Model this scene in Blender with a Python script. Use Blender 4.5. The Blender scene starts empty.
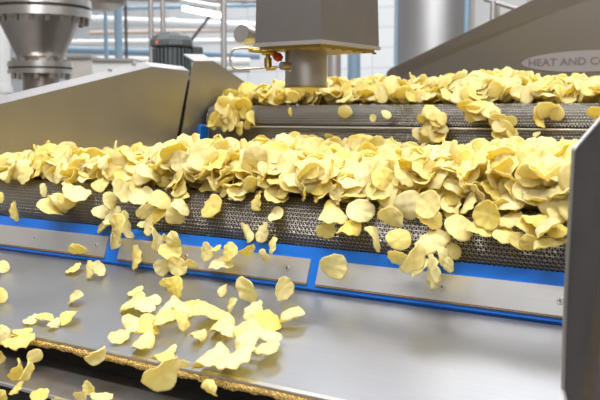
import bpy, math, random
import numpy as np
from mathutils import Vector, Matrix

random.seed(7)
rng = np.random.default_rng(7)
SC = bpy.context.scene
COL = SC.collection
PI = math.pi

# ------------------------------------------------------------------ camera
H = 2.0                      # camera height above the hall floor
YAW = math.radians(34.8)     # machine is seen 34.8 degrees off square
PITCH = math.atan(86 / 900)
FP = 900.0
CAM = np.array([0.0, 0.0, H])
Fv = np.array([-math.sin(YAW) * math.cos(PITCH), math.cos(YAW) * math.cos(PITCH), -math.sin(PITCH)])
Rv = np.array([math.cos(YAW), math.sin(YAW), 0.0])
Uv = np.cross(Rv, Fv)

def ray(px, py):
    return Fv + (px - 300) / FP * Rv - (py - 200) / FP * Uv
def onX(px, py, X):
    d = ray(px, py); return CAM + d * (X / d[0])
def onY(px, py, Y):
    d = ray(px, py); return CAM + d * (Y / d[1])
def onD(px, py, D):
    return CAM + ray(px, py) * D

cam_data = bpy.data.cameras.new('camera')
cam = bpy.data.objects.new('camera', cam_data)
COL.objects.link(cam)
cam.location = CAM
cam.rotation_euler = Matrix((Rv, Uv, -Fv)).transposed().to_euler()
cam_data.sensor_width = 36
cam_data.lens = 54
cam_data.clip_start = 0.05
cam_data.clip_end = 200
cam_data.dof.use_dof = True
cam_data.dof.focus_distance = 1.85
cam_data.dof.aperture_fstop = 7.0
SC.camera = cam

# ------------------------------------------------------------------ helpers
def tag(o, label=None, cat=None, group=None, kind=None):
    if label: o['label'] = label
    if cat: o['category'] = cat
    if group: o['group'] = group
    if kind: o['kind'] = kind
    return o

def empty(name, loc, label, cat, group=None):
    o = bpy.data.objects.new(name, None)
    o.empty_display_size = 0.05
    COL.objects.link(o)
    o.location = [float(v) for v in loc]
    o.rotation_euler = (0, 0, 0)
    return tag(o, label, cat, group)

def mesh_np(name, V, F, smooth=False):
    me = bpy.data.meshes.new(name)
    me.from_pydata([tuple(map(float, v)) for v in V], [], [tuple(f) for f in F])
    if smooth:
        me.polygons.foreach_set('use_smooth', [True] * len(me.polygons))
    me.update()
    return me

class MB:
    """collects shapes in world coordinates, links them as one mesh object"""
    def __init__(s): s.V = []; s.F = []; s.S = []
    def add(s, V, F, smooth=False):
        n = len(s.V); s.V += [tuple(map(float, v)) for v in V]
        s.F += [tuple(i + n for i in f) for f in F]; s.S += [smooth] * len(F)
        return s
    def box(s, lo, hi, bev=0.0):
        (x0, y0, z0), (x1, y1, z1) = lo, hi
        if bev <= 0:
            V = [(x, y, z) for x in (x0, x1) for y in (y0, y1) for z in (z0, z1)]
            F = [(0, 1, 3, 2), (4, 6, 7, 5), (0, 4, 5, 1), (2, 3, 7, 6), (0, 2, 6, 4), (1, 5, 7, 3)]
            return s.add(V, F)
        prof = [(x0 + bev, z0), (x1 - bev, z0), (x1, z0 + bev), (x1, z1 - bev), (x1 - bev, z1), (x0 + bev, z1), (x0, z1 - bev), (x0, z0 + bev)]
        V = [(x, y, z) for y in (y0, y1) for x, z in prof]
        F = [tuple(range(8)), tuple(range(15, 7, -1))] + [(i, i + 8, (i + 1) % 8 + 8, (i + 1) % 8) for i in range(8)]
        return s.add(V, F)
    def prism(s, poly, d):
        """planar polygon (world points) pushed along vector d"""
        n = len(poly); poly = [np.array(p, float) for p in poly]; d = np.array(d, float)
        V = poly + [p + d for p in poly]
        F = [tuple(range(n)), tuple(range(2 * n - 1, n - 1, -1))] + [(i, i + n, (i + 1) % n + n, (i + 1) % n) for i in range(n)]
        return s.add(V, F)
    def tube(s, pts, r, n=10, cap=True):
        pts = [np.array(p, float) for p in pts]
        rs = r if isinstance(r, (list, tuple)) else [r] * len(pts)
        V = []; ref = None
        for i, p in enumerate(pts):
            t = pts[min(i + 1, len(pts) - 1)] - pts[max(i - 1, 0)]
            t = t / np.linalg.norm(t)
            if ref is None:
                a = np.array([0, 0, 1.0]) if abs(t[2]) < .9 else np.array([1.0, 0, 0])
                u = np.cross(t, a)
            else:
                u = ref - t * np.dot(ref, t)
            u /= np.linalg.norm(u); ref = u; w = np.cross(t, u)
            for k in range(n):
                a = 2 * PI * k / n
                V.append(p + rs[i] * (math.cos(a) * u + math.sin(a) * w))
        m = len(pts)
        F = [(i * n + k, i * n + (k + 1) % n, (i + 1) * n + (k + 1) % n, (i + 1) * n + k) for i in range(m - 1) for k in range(n)]
        s.add(V, F, True)
        if cap:
            s.add(V[:n], [tuple(range(n - 1, -1, -1))]); s.add(V[-n:], [tuple(range(n))])
        return s
    def lathe(s, c, prof, n=32, axis=(0, 0, 1), smooth=True):
        """prof: (radius, offset along axis); sharp steps get doubled rings"""
        ax = np.array(axis, float); ax /= np.linalg.norm(ax)
        a = np.array([1.0, 0, 0]) if abs(ax[0]) < .9 else np.array([0, 1.0, 0])
        u = np.cross(ax, a); u /= np.linalg.norm(u); w = np.cross(ax, u)
        c = np.array(c, float)
        for j in range(len(prof) - 1):
            V = []
            for (r, h) in (prof[j], prof[j + 1]):
                for k in range(n):
                    t = 2 * PI * k / n
                    V.append(c + ax * h + r * (math.cos(t) * u + math.sin(t) * w))
            s.add(V, [(k, (k + 1) % n, n + (k + 1) % n, n + k) for k in range(n)], smooth)
        return s
    def build(s, name, mat, parent=None, kind=None, label=None):
        loc = np.array(parent_world(parent)) if parent else None
        V = np.array(s.V)
        if loc is None:
            mn, mx = V.min(0), V.max(0)
            loc = np.array([(mn[0] + mx[0]) / 2, (mn[1] + mx[1]) / 2, mn[2]])
            off = loc
        else:
            off = loc
        me = bpy.data.meshes.new(name)
        me.from_pydata([tuple(v) for v in (V - off)], [], s.F)
        me.polygons.foreach_set('use_smooth', s.S)
        me.materials.append(mat)
        me.update()
        o = bpy.data.objects.new(name, me)
        COL.objects.link(o)
        if parent: o.parent = parent
        else: o.location = loc
        if kind: o['kind'] = kind
        if label: o['label'] = label
        return o

def parent_world(p):
    l = np.zeros(3)
    while p:
        l = l + np.array(p.location); p = p.parent
    return l

# ------------------------------------------------------------------ materials
def newmat(name):
    m = bpy.data.materials.new(name); m.use_nodes = True
    nt = m.node_tree; b = nt.nodes['Principled BSDF']
    return m, nt, b
def simple(name, col, rough=.5, metal=0.0, bump=0.0, bscale=60, vary=0.0):
    m, nt, b = newmat(name)
    b.inputs['Base Color'].default_value = (*col, 1)
    b.inputs['Roughness'].default_value = rough
    b.inputs['Metallic'].default_value = metal
    if bump or vary:
        tc = nt.nodes.new('ShaderNodeTexCoord'); n = nt.nodes.new('ShaderNodeTexNoise')
        n.inputs['Scale'].default_value = bscale; n.inputs['Detail'].default_value = 4
        nt.links.new(tc.outputs['Object'], n.inputs['Vector'])
        if bump:
            bp = nt.nodes.new('ShaderNodeBump'); bp.inputs['Strength'].default_value = bump
            bp.inputs['Distance'].default_value = .002
            nt.links.new(n.outputs['Fac'], bp.inputs['Height']); nt.links.new(bp.outputs['Normal'], b.inputs['Normal'])
        if vary:
            cr = nt.nodes.new('ShaderNodeMixRGB'); cr.inputs[1].default_value = (*[c * (1 - vary) for c in col], 1)
            cr.inputs[2].default_value = (*[min(1, c * (1 + vary)) for c in col], 1)
            nt.links.new(n.outputs['Fac'], cr.inputs[0]); nt.links.new(cr.outputs[0], b.inputs['Base Color'])
    return m
def brushed(name, col, rough=.35, axis=0, amt=.12, spread=.12, grime=None, gscale=3.0, gfac=.5):
    """stainless sheet with a grain running along one axis and cloudy wear"""
    m, nt, b = newmat(name)
    b.inputs['Metallic'].default_value = 1
    tc = nt.nodes.new('ShaderNodeTexCoord'); mp = nt.nodes.new('ShaderNodeMapping')
    sc = [420, 420, 420]; sc[axis] = 6
    mp.inputs['Scale'].default_value = sc
    n = nt.nodes.new('ShaderNodeTexNoise'); n.inputs['Scale'].default_value = 1; n.inputs['Detail'].default_value = 3
    n2 = nt.nodes.new('ShaderNodeTexNoise'); n2.inputs['Scale'].default_value = gscale; n2.inputs['Detail'].default_value = 5
    nt.links.new(tc.outputs['Object'], mp.inputs['Vector']); nt.links.new(mp.outputs[0], n.inputs['Vector'])
    nt.links.new(tc.outputs['Object'], n2.inputs['Vector'])
    mx = nt.nodes.new('ShaderNodeMixRGB')
    mx.inputs[1].default_value = (*[c * (1 - amt) for c in col], 1); mx.inputs[2].default_value = (*[min(1, c * (1 + amt)) for c in col], 1)
    nt.links.new(n.outputs['Fac'], mx.inputs[0])
    out = mx.outputs[0]
    if grime:
        g = nt.nodes.new('ShaderNodeMixRGB'); g.inputs[2].default_value = (*grime, 1)
        rp = nt.nodes.new('ShaderNodeMapRange'); rp.inputs[1].default_value = .42; rp.inputs[2].default_value = .7
        rp.inputs[4].default_value = gfac
        nt.links.new(n2.outputs['Fac'], rp.inputs[0]); nt.links.new(rp.outputs[0], g.inputs[0]); nt.links.new(out, g.inputs[1])
        out = g.outputs[0]
    nt.links.new(out, b.inputs['Base Color'])
    r = nt.nodes.new('ShaderNodeMapRange'); r.inputs[3].default_value = rough - spread / 2; r.inputs[4].default_value = rough + spread
    nt.links.new(n2.outputs['Fac'], r.inputs[0]); nt.links.new(r.outputs[0], b.inputs['Roughness'])
    bp = nt.nodes.new('ShaderNodeBump'); bp.inputs['Strength'].default_value = .12; bp.inputs['Distance'].default_value = .0006
    nt.links.new(n.outputs['Fac'], bp.inputs['Height']); nt.links.new(bp.outputs[0], b.inputs['Normal'])
    return m
def emis(name, col, s):
    m, nt, b = newmat(name)
    b.inputs['Emission Color'].default_value = (*col, 1); b.inputs['Emission Strength'].default_value = s
    b.inputs['Base Color'].default_value = (.8, .8, .8, 1)
    return m

M = {}
M['tray'] = brushed('tray_steel', (.395, .405, .435), .34, axis=0, amt=.09, spread=.2)
M['plate'] = brushed('plate_steel', (.60, .585, .57), .4, axis=0, amt=.06)
M['cover'] = brushed('cover_steel', (.43, .41, .385), .36, axis=1, amt=.05, grime=(.36, .32, .24), gscale=4, gfac=.5)
M['flange_band'] = brushed('band_steel', (.36, .35, .35), .42, axis=1, amt=.06)
M['hood'] = brushed('hood_steel', (.27, .245, .21), .40, axis=0, amt=.05, grime=(.26, .22, .15), gscale=2.5, gfac=.6)
M['box'] = brushed('box_steel', (.30, .275, .26), .42, axis=0, amt=.07, grime=(.23, .205, .19), gscale=6, gfac=.6)
M['tube'] = brushed('tube_steel', (.42, .40, .38), .34, axis=0, amt=.06)
M['dimmed_steel'] = brushed('side_steel', (.12, .10, .096), .42, axis=1, amt=.1, grime=(.07, .06, .06), gscale=9, gfac=.6)  # dark base carries the dim surroundings the side plate would reflect
M['steel'] = simple('bright_steel', (.66, .64, .61), .28, 1, vary=.08, bscale=20)
M['flange'] = simple('flange_steel', (.42, .38, .34), .3, 1, vary=.15, bscale=12)
M['wire'] = simple('belt_wire', (.44, .41, .375), .33, 1, vary=.2, bscale=150)
M['rod'] = simple('belt_rod', (.62, .57, .48), .35, 1)
M['roller'] = simple('roller_dark', (.045, .04, .038), .6, 0)
M['under'] = simple('belt_under', (.05, .043, .035), .7, 0, bump=.3)
M['black'] = simple('gap_shade', (.012, .011, .01), .8)
M['blue'] = simple('blue_plastic', (.002, .105, .44), .32, 0, vary=.08, bscale=8)
M['lowpan'] = brushed('lower_steel', (.33, .31, .29), .42, axis=0, amt=.1, grime=(.2, .15, .09), gscale=14, gfac=.7)
M['brass'] = simple('brass', (.42, .30, .09), .35, 1, vary=.2, bscale=80)
M['red'] = simple('red_plastic', (.45, .03, .01), .35)
M['motor'] = simple('motor_grey', (.075, .085, .09), .45, 0, vary=.1, bscale=30)
M['orange'] = simple('orange_mark', (.45, .12, .04), .5)
M['gasket'] = simple('gasket_black', (.03, .025, .022), .6)
M['pale'] = simple('pale_paint', (.86, .87, .86), .6, vary=.04, bscale=3)
M['white'] = simple('white_paint', (.92, .93, .93), .5)
M['tank'] = brushed('tank_steel', (.56, .56, .57), .42, axis=2, amt=.04)
M['beige'] = simple('beige_panel', (.66, .62, .57), .6)
M['bluegrey'] = simple('bluegrey_pipe', (.27, .40, .52), .4)
M['greypipe'] = simple('grey_pipe', (.45, .42, .40), .4, .6)
M['darkpipe'] = simple('dark_pipe', (.09, .085, .10), .5)
M['tan'] = simple('tan_beam', (.62, .50, .42), .6)
M['lamp'] = emis('lamp_tube', (1, .99, .95), 9)
M['floor'] = simple('hall_floor', (.30, .29, .28), .45, vary=.1, bscale=2)
M['badge'] = simple('badge_plate', (.30, .27, .25), .55, .3)
M['ink'] = simple('badge_lettering', (.17, .145, .13), .55, .3)

def wallmat():
    m, nt, b = newmat('wall_panels')
    tc = nt.nodes.new('ShaderNodeTexCoord'); br = nt.nodes.new('ShaderNodeTexBrick')
    br.offset = 0
    br.inputs['Color1'].default_value = (.84, .87, .89, 1); br.inputs['Color2'].default_value = (.80, .84, .87, 1)
    br.inputs['Mortar'].default_value = (.62, .66, .70, 1); br.inputs['Scale'].default_value = 1
    br.inputs['Brick Width'].default_value = .6; br.inputs['Row Height'].default_value = .3; br.inputs['Mortar Size'].default_value = .01
    mp = nt.nodes.new('ShaderNodeMapping'); mp.inputs['Rotation'].default_value = (PI / 2, 0, 0)
    nt.links.new(tc.outputs['Object'], mp.inputs[0]); nt.links.new(mp.outputs[0], br.inputs['Vector'])
    nt.links.new(br.outputs['Color'], b.inputs['Base Color']); b.inputs['Roughness'].default_value = .5
    return m
M['wall'] = wallmat()

def crustmat():
    m, nt, b = newmat('crumb_crust')
    tc = nt.nodes.new('ShaderNodeTexCoord')
    v = nt.nodes.new('ShaderNodeTexVoronoi'); v.inputs['Scale'].default_value = 420
    n = nt.nodes.new('ShaderNodeTexNoise'); n.inputs['Scale'].default_value = 260; n.inputs['Detail'].default_value = 3
    cr = nt.nodes.new('ShaderNodeValToRGB')
    cr.color_ramp.elements[0].color = (.22, .11, .02, 1); cr.color_ramp.elements[0].position = .32
    cr.color_ramp.elements[1].color = (.98, .74, .28, 1); cr.color_ramp.elements[1].position = .70
    e = cr.color_ramp.elements.new(.5); e.color = (.62, .38, .08, 1)
    for x in (v, n): nt.links.new(tc.outputs['Object'], x.inputs['Vector'])
    nt.links.new(n.outputs['Fac'], cr.inputs[0]); nt.links.new(cr.outputs[0], b.inputs['Base Color'])
    bp = nt.nodes.new('ShaderNodeBump'); bp.inputs['Strength'].default_value = .9; bp.inputs['Distance'].default_value = .003
    nt.links.new(v.outputs['Distance'], bp.inputs['Height']); nt.links.new(bp.outputs[0], b.inputs['Normal'])
    b.inputs['Roughness'].default_value = .35
    return m
M['crust'] = crustmat()
M['seam'] = simple('brown_seam', (.16, .09, .03), .6, 0, bump=.4, bscale=300, vary=.5)

def chipmat():
    m, nt, b = newmat('potato_chip')
    L = nt.links.new; N = nt.nodes.new
    tone = N('ShaderNodeAttribute'); tone.attribute_name = 'tone'
    rim = N('ShaderNodeAttribute'); rim.attribute_name = 'rim'
    oi = N('ShaderNodeObjectInfo')
    tc = N('ShaderNodeTexCoord')
    n1 = N('ShaderNodeTexNoise'); n1.inputs['Scale'].default_value = 55; n1.inputs['Detail'].default_value = 3
    n2 = N('ShaderNodeTexNoise'); n2.inputs['Scale'].default_value = 420; n2.inputs['Detail'].default_value = 2
    L(tc.outputs['Object'], n1.inputs['Vector']); L(tc.outputs['Object'], n2.inputs['Vector'])
    c1 = N('ShaderNodeMixRGB'); c1.inputs[1].default_value = (.90, .84, .51, 1); c1.inputs[2].default_value = (.90, .785, .21, 1)
    ad = N('ShaderNodeMath'); ad.operation = 'ADD'; ad.inputs[1].default_value = 0
    a2 = N('ShaderNodeMath'); a2.operation = 'FRACT'
    L(tone.outputs['Fac'], ad.inputs[0]); L(oi.outputs['Random'], ad.inputs[1]); L(ad.outputs[0], a2.inputs[0])
    pw = N('ShaderNodeMath'); pw.operation = 'POWER'; pw.inputs[1].default_value = 1.8
    L(a2.outputs[0], pw.inputs[0]); L(pw.outputs[0], c1.inputs[0])
    c2 = N('ShaderNodeMixRGB'); c2.inputs[2].default_value = (.90, .79, .36, 1)
    r1 = N('ShaderNodeMapRange'); r1.inputs[1].default_value = .5; r1.inputs[2].default_value = .72; r1.inputs[4].default_value = .45
    L(n1.outputs['Fac'], r1.inputs[0]); L(r1.outputs[0], c2.inputs[0]); L(c1.outputs[0], c2.inputs[1])
    c3 = N('ShaderNodeMixRGB'); c3.inputs[2].default_value = (.86, .73, .30, 1)
    r2 = N('ShaderNodeMapRange'); r2.inputs[1].default_value = .86; r2.inputs[2].default_value = 1.0; r2.inputs[4].default_value = .40
    L(rim.outputs['Fac'], r2.inputs[0]); L(r2.outputs[0], c3.inputs[0]); L(c2.outputs[0], c3.inputs[1])
    c4 = N('ShaderNodeMixRGB'); c4.inputs[2].default_value = (.72, .53, .18, 1)
    r3 = N('ShaderNodeMapRange'); r3.inputs[1].default_value = .68; r3.inputs[2].default_value = .78; r3.inputs[4].default_value = .35
    L(n2.outputs['Fac'], r3.inputs[0]); L(r3.outputs[0], c4.inputs[0]); L(c3.outputs[0], c4.inputs[1])
    L(c4.outputs[0], b.inputs['Base Color'])
    b.inputs['Roughness'].default_value = .48
    b.inputs['Specular IOR Level'].default_value = .35
    bp = N('ShaderNodeBump'); bp.inputs['Strength'].default_value = .35; bp.inputs['Distance'].default_value = .0015
    L(n1.outputs['Fac'], bp.inputs['Height']); L(bp.outputs[0], b.inputs['Normal'])
    tr = N('ShaderNodeBsdfTranslucent'); ms = N('ShaderNodeMixShader'); ms.inputs[0].default_value = .48
    tm_ = N('ShaderNodeMixRGB'); tm_.blend_type = 'MULTIPLY'; tm_.inputs[0].default_value = 1; tm_.inputs[2].default_value = (1.0, .93, .35, 1)
    L(c4.outputs[0], tm_.inputs[1]); L(tm_.outputs[0], tr.inputs['Color'])
    L(b.outputs[0], ms.inputs[1]); L(tr.outputs[0], ms.inputs[2])
    L(ms.outputs[0], nt.nodes['Material Output'].inputs['Surface'])
    return m
M['chip'] = chipmat()

# ------------------------------------------------------------------ machine layout (side profile, metres)
XR = -0.357        # inner face of the near side plate
XL = -2.100        # inner face of the far side plate
Y0 = 1.425         # front of the near roller nose
RR = 0.052         # nose radius
def zat(py, Y): return onY(300, py, Y)[2]
z_mb = zat(247, Y0 - .005)            # where the wires go behind the blue frame
RC = (Y0 + RR, z_mb + 0.038)  # nose roller centre (Y, z)
z_top = RC[1] + RR
SLOPE = math.tan(math.radians(-.5))
def belt_z(Y): return z_top + (Y - RC[0]) * SLOPE
# frame and plates
P_a = (Y0 - .006, zat(246.0, Y0 - .006))
P_b = (Y0 - .014, zat(258.0, Y0 - .014))
P_c = (Y0 - .030, zat(282.5, Y0 - .030))
P_d = (Y0 - .038, zat(293.5, Y0 - .038))
# tray
T_a = (Y0 - .034, zat(290.5, Y0 - .034))
T_b = (1.115, zat(393.0, 1.115))
tn = np.array([0, -(T_b[1] - T_a[1]), (T_b[0] - T_a[0])]); tn /= np.linalg.norm(tn)
if tn[2] < 0: tn = -tn
# far conveyor
Y1 = 2.42
RR2 = 0.046
RC2 = (Y1 + RR2, onY(300, 105.5, Y1 + RR2)[2] - RR2)
SLOPE2 = math.tan(math.radians(1.0))
def belt2_z(Y): return RC2[1] + RR2 + (Y - RC2[0]) * SLOPE2

def wire_belt(parent, xa, xb, path, name='wire_belt', pitch=.0085, row=.0078, wr=.0009, mat=None):
    """balanced-weave wire: one zigzag spiral per row plus a straight cross rod; path = list of ((Y,z) point, (Y,z) outward normal)"""
    V = []; F = []; nv = 0
    RV = []; RF = []
    nseg = int((xb - xa) / (pitch / 2))
    xs = xa + np.arange(nseg + 1) * pitch / 2
    for r, ((py, pz), (ny, nz)) in enumerate(path):
        ty, tz = nz, -ny          # along the path
        sgn = np.where((np.arange(nseg + 1) + r) % 2 == 0, 1.0, -1.0)
        amp = row * .62
        lift = wr * .9 * sgn
        cy = py + ty * amp * sgn + ny * (lift)
        cz = pz + tz * amp * sgn + nz * (lift)
        ring = []
        for k in range(4):
            a = PI / 4 + k * PI / 2
            # section spanned by path normal and the x direction
            du = math.cos(a) * wr; dn = math.sin(a) * wr
            ring.append(np.stack([xs + du * 1.15, cy + ny * dn - 0 * ty, cz + nz * dn], 1))
        A = np.stack(ring, 1).reshape(-1, 3)
        base = nv
        V.append(A); nv += len(A)
        i = np.arange(nseg)
        for k in range(4):
            k2 = (k + 1) % 4
            F.append(np.stack([base + i * 4 + k, base + i * 4 + k2, base + (i + 1) * 4 + k2, base + (i + 1) * 4 + k], 1))
    V = np.concatenate(V); F = np.concatenate(F)
    off = parent_world(parent)
    me = bpy.data.meshes.new(name)
    me.vertices.add(len(V)); me.vertices.foreach_set('co', (V - off).astype(np.float32).ravel())
    me.loops.add(F.size); me.loops.foreach_set('vertex_index', F.astype(np.int32).ravel())
    me.polygons.add(len(F)); me.polygons.foreach_set('loop_start', np.arange(0, F.size, 4, dtype=np.int32))
    me.polygons.foreach_set('loop_total', np.full(len(F), 4, dtype=np.int32))
    me.update(calc_edges=True); me.validate()
    me.materials.append(mat or M['wire'])
    o = bpy.data.objects.new(name, me); COL.objects.link(o); o.parent = parent
    b = MB()
    for ((py, pz), (ny, nz)) in path:
        ty, tz = nz, -ny
        yy = py + ty * row / 2; zz = pz + tz * row / 2
        b.tube([(xa, yy, zz), (xb, yy, zz)], wr * .95, n=5, cap=False)
    b.build('cross_rods', M['rod'], o)
    return o

def nose_path(rc, r, row, top_len, slope, a_end, low_len=0):
    """from the top run, around the nose, to angle a_end below horizontal"""
    out = []
    n = int(top_len / row)
    sl = math.hypot(1, slope); ty, tz = 1 / sl, slope / sl
    for i in range(n, 0, -1):
        out.append(((rc[0] + ty * i * row, rc[1] + r + tz * i * row), (-tz, ty)))
    L = r * (PI / 2 + a_end); m = int(L / row)
    for i in range(m + 1):
        a = PI / 2 + i * row / r
        out.append(((rc[0] + r * math.cos(a), rc[1] + r * math.sin(a)), (math.cos(a), math.sin(a))))
    return out

# ================================================================== NEAR CONVEYOR
near = empty('belt_conveyor', ((XL + XR) / 2, 1.95, 0), 'near steel wire mesh belt conveyor with blue front frame, carrying the big heap of chips', 'conveyor')
wire_belt(near, XL + .004, XR - .004, nose_path(RC, RR, .0082, .075, SLOPE, .95), pitch=.0092, row=.0082, wr=.00095)
b = MB()
b.lathe((XL + .01, RC[0], RC[1]), [(0, 0), (RR - .006, 0), (RR - .006, XR - XL - .02), (0, XR - XL - .02)], 40, (1, 0, 0)); b.build('nose_roller', M['roller'], near)
b = MB()
p = [(XL, RC[0] + .02, belt_z(RC[0] + .02) - .004), (XL, 2.60, belt_z(2.60) - .004), (XL, 2.60, belt_z(2.60) - .02), (XL, RC[0] + .02, belt_z(RC[0] + .02) - .02)]
b.prism(p, (XR - XL, 0, 0)); b.build('belt_bed', M['under'], near)
# blue frame: inclined front with the plates let into it
def strip(pa, pb, xa, xb, th, out=0.0):
    d = np.array([0, pb[0] - pa[0], pb[1] - pa[1]]); L = np.linalg.norm(d); n = np.array([0, d[2], -d[1]]) / L
    if n[1] > 0: n = -n
    A = np.array([0, pa[0], pa[1]]) + n * out; B = np.array([0, pb[0], pb[1]]) + n * out
    q = [(xa, A[1], A[2]), (xb, A[1], A[2]), (xb, B[1], B[2]), (xa, B[1], B[2])]
    return q, -n * th
P_m = (P_d[0] + (P_c[0] - P_d[0]) * .55, P_d[1] + (P_c[1] - P_d[1]) * .55)
b = MB(); b.prism(*strip(P_a, P_m, XL, XR, .03)); b.prism([(XL, P_m[0], P_m[1]), (XR, P_m[0], P_m[1]), (XR, P_d[0] + .012, P_d[1]), (XL, P_d[0] + .012, P_d[1])], (0, .02, 0)); b.build('blue_frame', M['blue'], near)
b = MB(); b.prism([(XL, P_a[0] + .002, P_a[1]), (XR, P_a[0] + .002, P_a[1]), (XR, P_a[0] + .02, P_a[1] - .004), (XL, P_a[0] + .02, P_a[1] - .004)], (0, .0, -.03)); b.build('frame_lip', M['blue'], near)
def xon(px, P): return onY(px, 0, P[0])[0] if False else None
def x_at(px, Y, z):
    # X where the row (Y,z) crosses image column px
    d = np.array([0, Y, z - H])
    # solve (X*Rv0 + ...)/( X*Fv0 + ...) = (px-300)/FP
    k = (px - 300) / FP
    a = Rv[0] - k * Fv[0]
    c = (Rv[1] - k * Fv[1]) * Y + (Rv[2] - k * Fv[2]) * (z - H)
    return -c / a
cuts = [(-2.098, x_at(110, *P_b) + .0), (x_at(123, *P_b), x_at(312, *P_b)), (x_at(321, *P_b), XR + .0)]
screws = [[36, 97], [187, 288], [443, 561]]
for (xa, xb), sc in zip(cuts, screws):
    b = MB(); b.prism(*strip((P_b[0], P_b[1]), (P_c[0], P_c[1]), xa, xb, .006, out=.004))
    pl = b.build('cover_plate', M['plate'], near)
    q, dn = strip(P_b, P_c, xa, xb, .001, out=.004)
    # oily seam under the plate
    g = MB(); g.prism(*strip((P_c[0], P_c[1] + .0005), (P_c[0] - .0015, P_c[1] - .003), xa, xb, .003, out=.0032)); g.build('seam', M['seam'], pl, label='brown crusted seam')
    n = -np.array(dn) / np.linalg.norm(dn)
    for px in sc:
        Ym = (P_b[0] + P_c[0]) / 2; zm = (P_b[1] + P_c[1]) / 2
        X = x_at(px, Ym, zm)
        c = np.array([X, Ym, zm]) + n * .0042
        s_ = MB(); s_.lathe(c, [(0, .0006), (.0018, .0006), (.0022, -.0004), (.0034, -.0004), (.0040, .0007), (.0058, .0007), (.006, 0)], 16, n)
        so = s_.build('screw', M['steel'], pl)
        k = MB(); k.lathe(c, [(0, .0009), (.0020, .0009), (.0018, .001)], 8, n); k.build('screw_socket', M['gasket'], pl)
# near side plate (right of frame), profile in the Y-z plane
XS = XR + .002
pr = [onX(572, 150, XS), onX(640, 73, XS)]
top_back = onX(760, 60, XS)
edge = [onX(572, 150, XS), onX(564, 300, XS), onX(561.5, 388, XS), onX(567, 408, XS)]
poly = [(XS, p[1], p[2]) for p in edge]
poly += [(XS, 1.12, 1.20), (XS, 2.60, 1.20), (XS, 2.60, pr[1][2])]
poly += [(XS, pr[1][1], pr[1][2])]
b = MB(); b.prism(poly, (.004, 0, 0)); b.build('side_plate', M['dimmed_steel'], near, label='steel side plate with dark reflection put into its colour and chamfered top corner')
b = MB()
for i in range(len(edge) - 1):
    A, B2 = np.array(edge[i]), np.array(edge[i + 1])
    b.tube([(XS + .002, A[1] - .0015, A[2]), (XS + .002, B2[1] - .0015, B2[2])], .0024, 8)
b.tube([(XS + .002, edge[0][1], edge[0][2] + .001), (XS + .002, pr[1][1], pr[1][2] + .001)], .0026, 8)
b.build('side_plate_edge', M['steel'], near, label='bright edge of the side plate')  # edge bead in brighter steel than the plate
# far side cover (left of frame): panel with bevelled flange on top
XC = XL - .002
ca = onX(-160, 117, XC); cb = onX(0, 104, XC); cc = onX(152, 66.5, XC); cd = onX(189.5, 71, XC)
bot = 1.55
poly = [(XC, ca[1], bot), (XC, ca[1], ca[2]), (XC, cb[1], cb[2]), (XC, cc[1], cc[2]), (XC, cd[1], cd[2]), (XC, onX(173.5, 155, XC)[1], onX(173.5, 155, XC)[2]), (XC, onX(173.5, 155, XC)[1], bot)]
b = MB(); b.prism(poly, (-.004, 0, 0)); b.build('side_cover', M['cover'], near, label='stainless side cover with bevelled top edge')
b = MB(); b.prism([(XC - .012, cd[1] - .12, bot), (XC - .012, cd[1] - .12, cd[2] - .03), (XC - .012, cd[1] + .12, cd[2] - .03), (XC - .012, cd[1] + .12, bot)], (-.004, 0, 0)); b.build('joint_shade', M['black'], near, label='black sheet standing in for shade in the gap between the covers')  # black sheet set behind the covers as the shade in their open gap
b = MB()
tops = [ca, cb, cc, cd]
V = []; 
for p in tops:
    V.append((XC, p[1], p[2])); V.append((XC - .035, p[1] + .004, p[2] + .017)); V.append((XC - .037, p[1] + .004, p[2] + .013)); V.append((XC - .003, p[1], p[2] - .004))
F = []
for i in range(3):
    for k in range(4): F.append((i * 4 + k, i * 4 + (k + 1) % 4, (i + 1) * 4 + (k + 1) % 4, (i + 1) * 4 + k))
F += [(0, 1, 2, 3), (15, 14, 13, 12)]
b.add(V, F); 
for px, py in ((110, 71), (134, 65)):
    q = onX(px, py, XC - .03); b.lathe(q - np.array([0, 0, .008]), [(.0, .014), (.006, .014), (.007, 0)], 10)
b.build('cover_flange', M['flange_band'], near)
b = MB()
for X in (XL + .1, XR - .1):
    for Y in (1.60, 2.52): b.box((X - .03, Y - .03, 0), (X + .03, Y + .03, belt_z(Y) - .02))
# legs each its own part
b = None
for X in (XL + .1, XR - .1):
    for Y in (1.60, 2.52):
        lg = MB(); lg.box((X - .03, Y - .03, 0), (X + .03, Y + .03, belt_z(Y) - .021)); lg.build('leg', M['steel'], near)
b = MB(); b.box((XL, 1.50, 1.20), (XR, 2.58, belt_z(1.5) - .09)); b.build('drip_box', M['lowpan'], near)

# ================================================================== FAR CONVEYOR
far = empty('belt_conveyor', ((XL + XR) / 2, 2.95, 0), 'far steel wire mesh belt conveyor, higher, behind the big heap of chips', 'conveyor')
XL2 = XL + .015
XR2 = XR + .15
wire_belt(far, XL2 + .004, XR2 - .004, nose_path(RC2, RR2, .0085, .06, SLOPE2, .45), pitch=.0095, row=.0085, wr=.001)
b = MB(); b.lathe((XL2 + .01, RC2[0], RC2[1]), [(0, 0), (RR2 - .006, 0), (RR2 - .006, XR2 - XL2 - .02), (0, XR2 - XL2 - .02)], 40, (1, 0, 0)); b.build('nose_roller', M['roller'], far)
b = MB()
p = [(XL2, RC2[0] + .02, belt2_z(RC2[0] + .02) - .004), (XL2, 3.5, belt2_z(3.5) - .004), (XL2, 3.5, belt2_z(3.5) - .02), (XL2, RC2[0] + .02, belt2_z(RC2[0] + .02) - .02)]
b.prism(p, (XR2 - XL2, 0, 0)); b.build('belt_bed', M['under'], far)
zb = onY(300, 127, Y1)[2]
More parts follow.
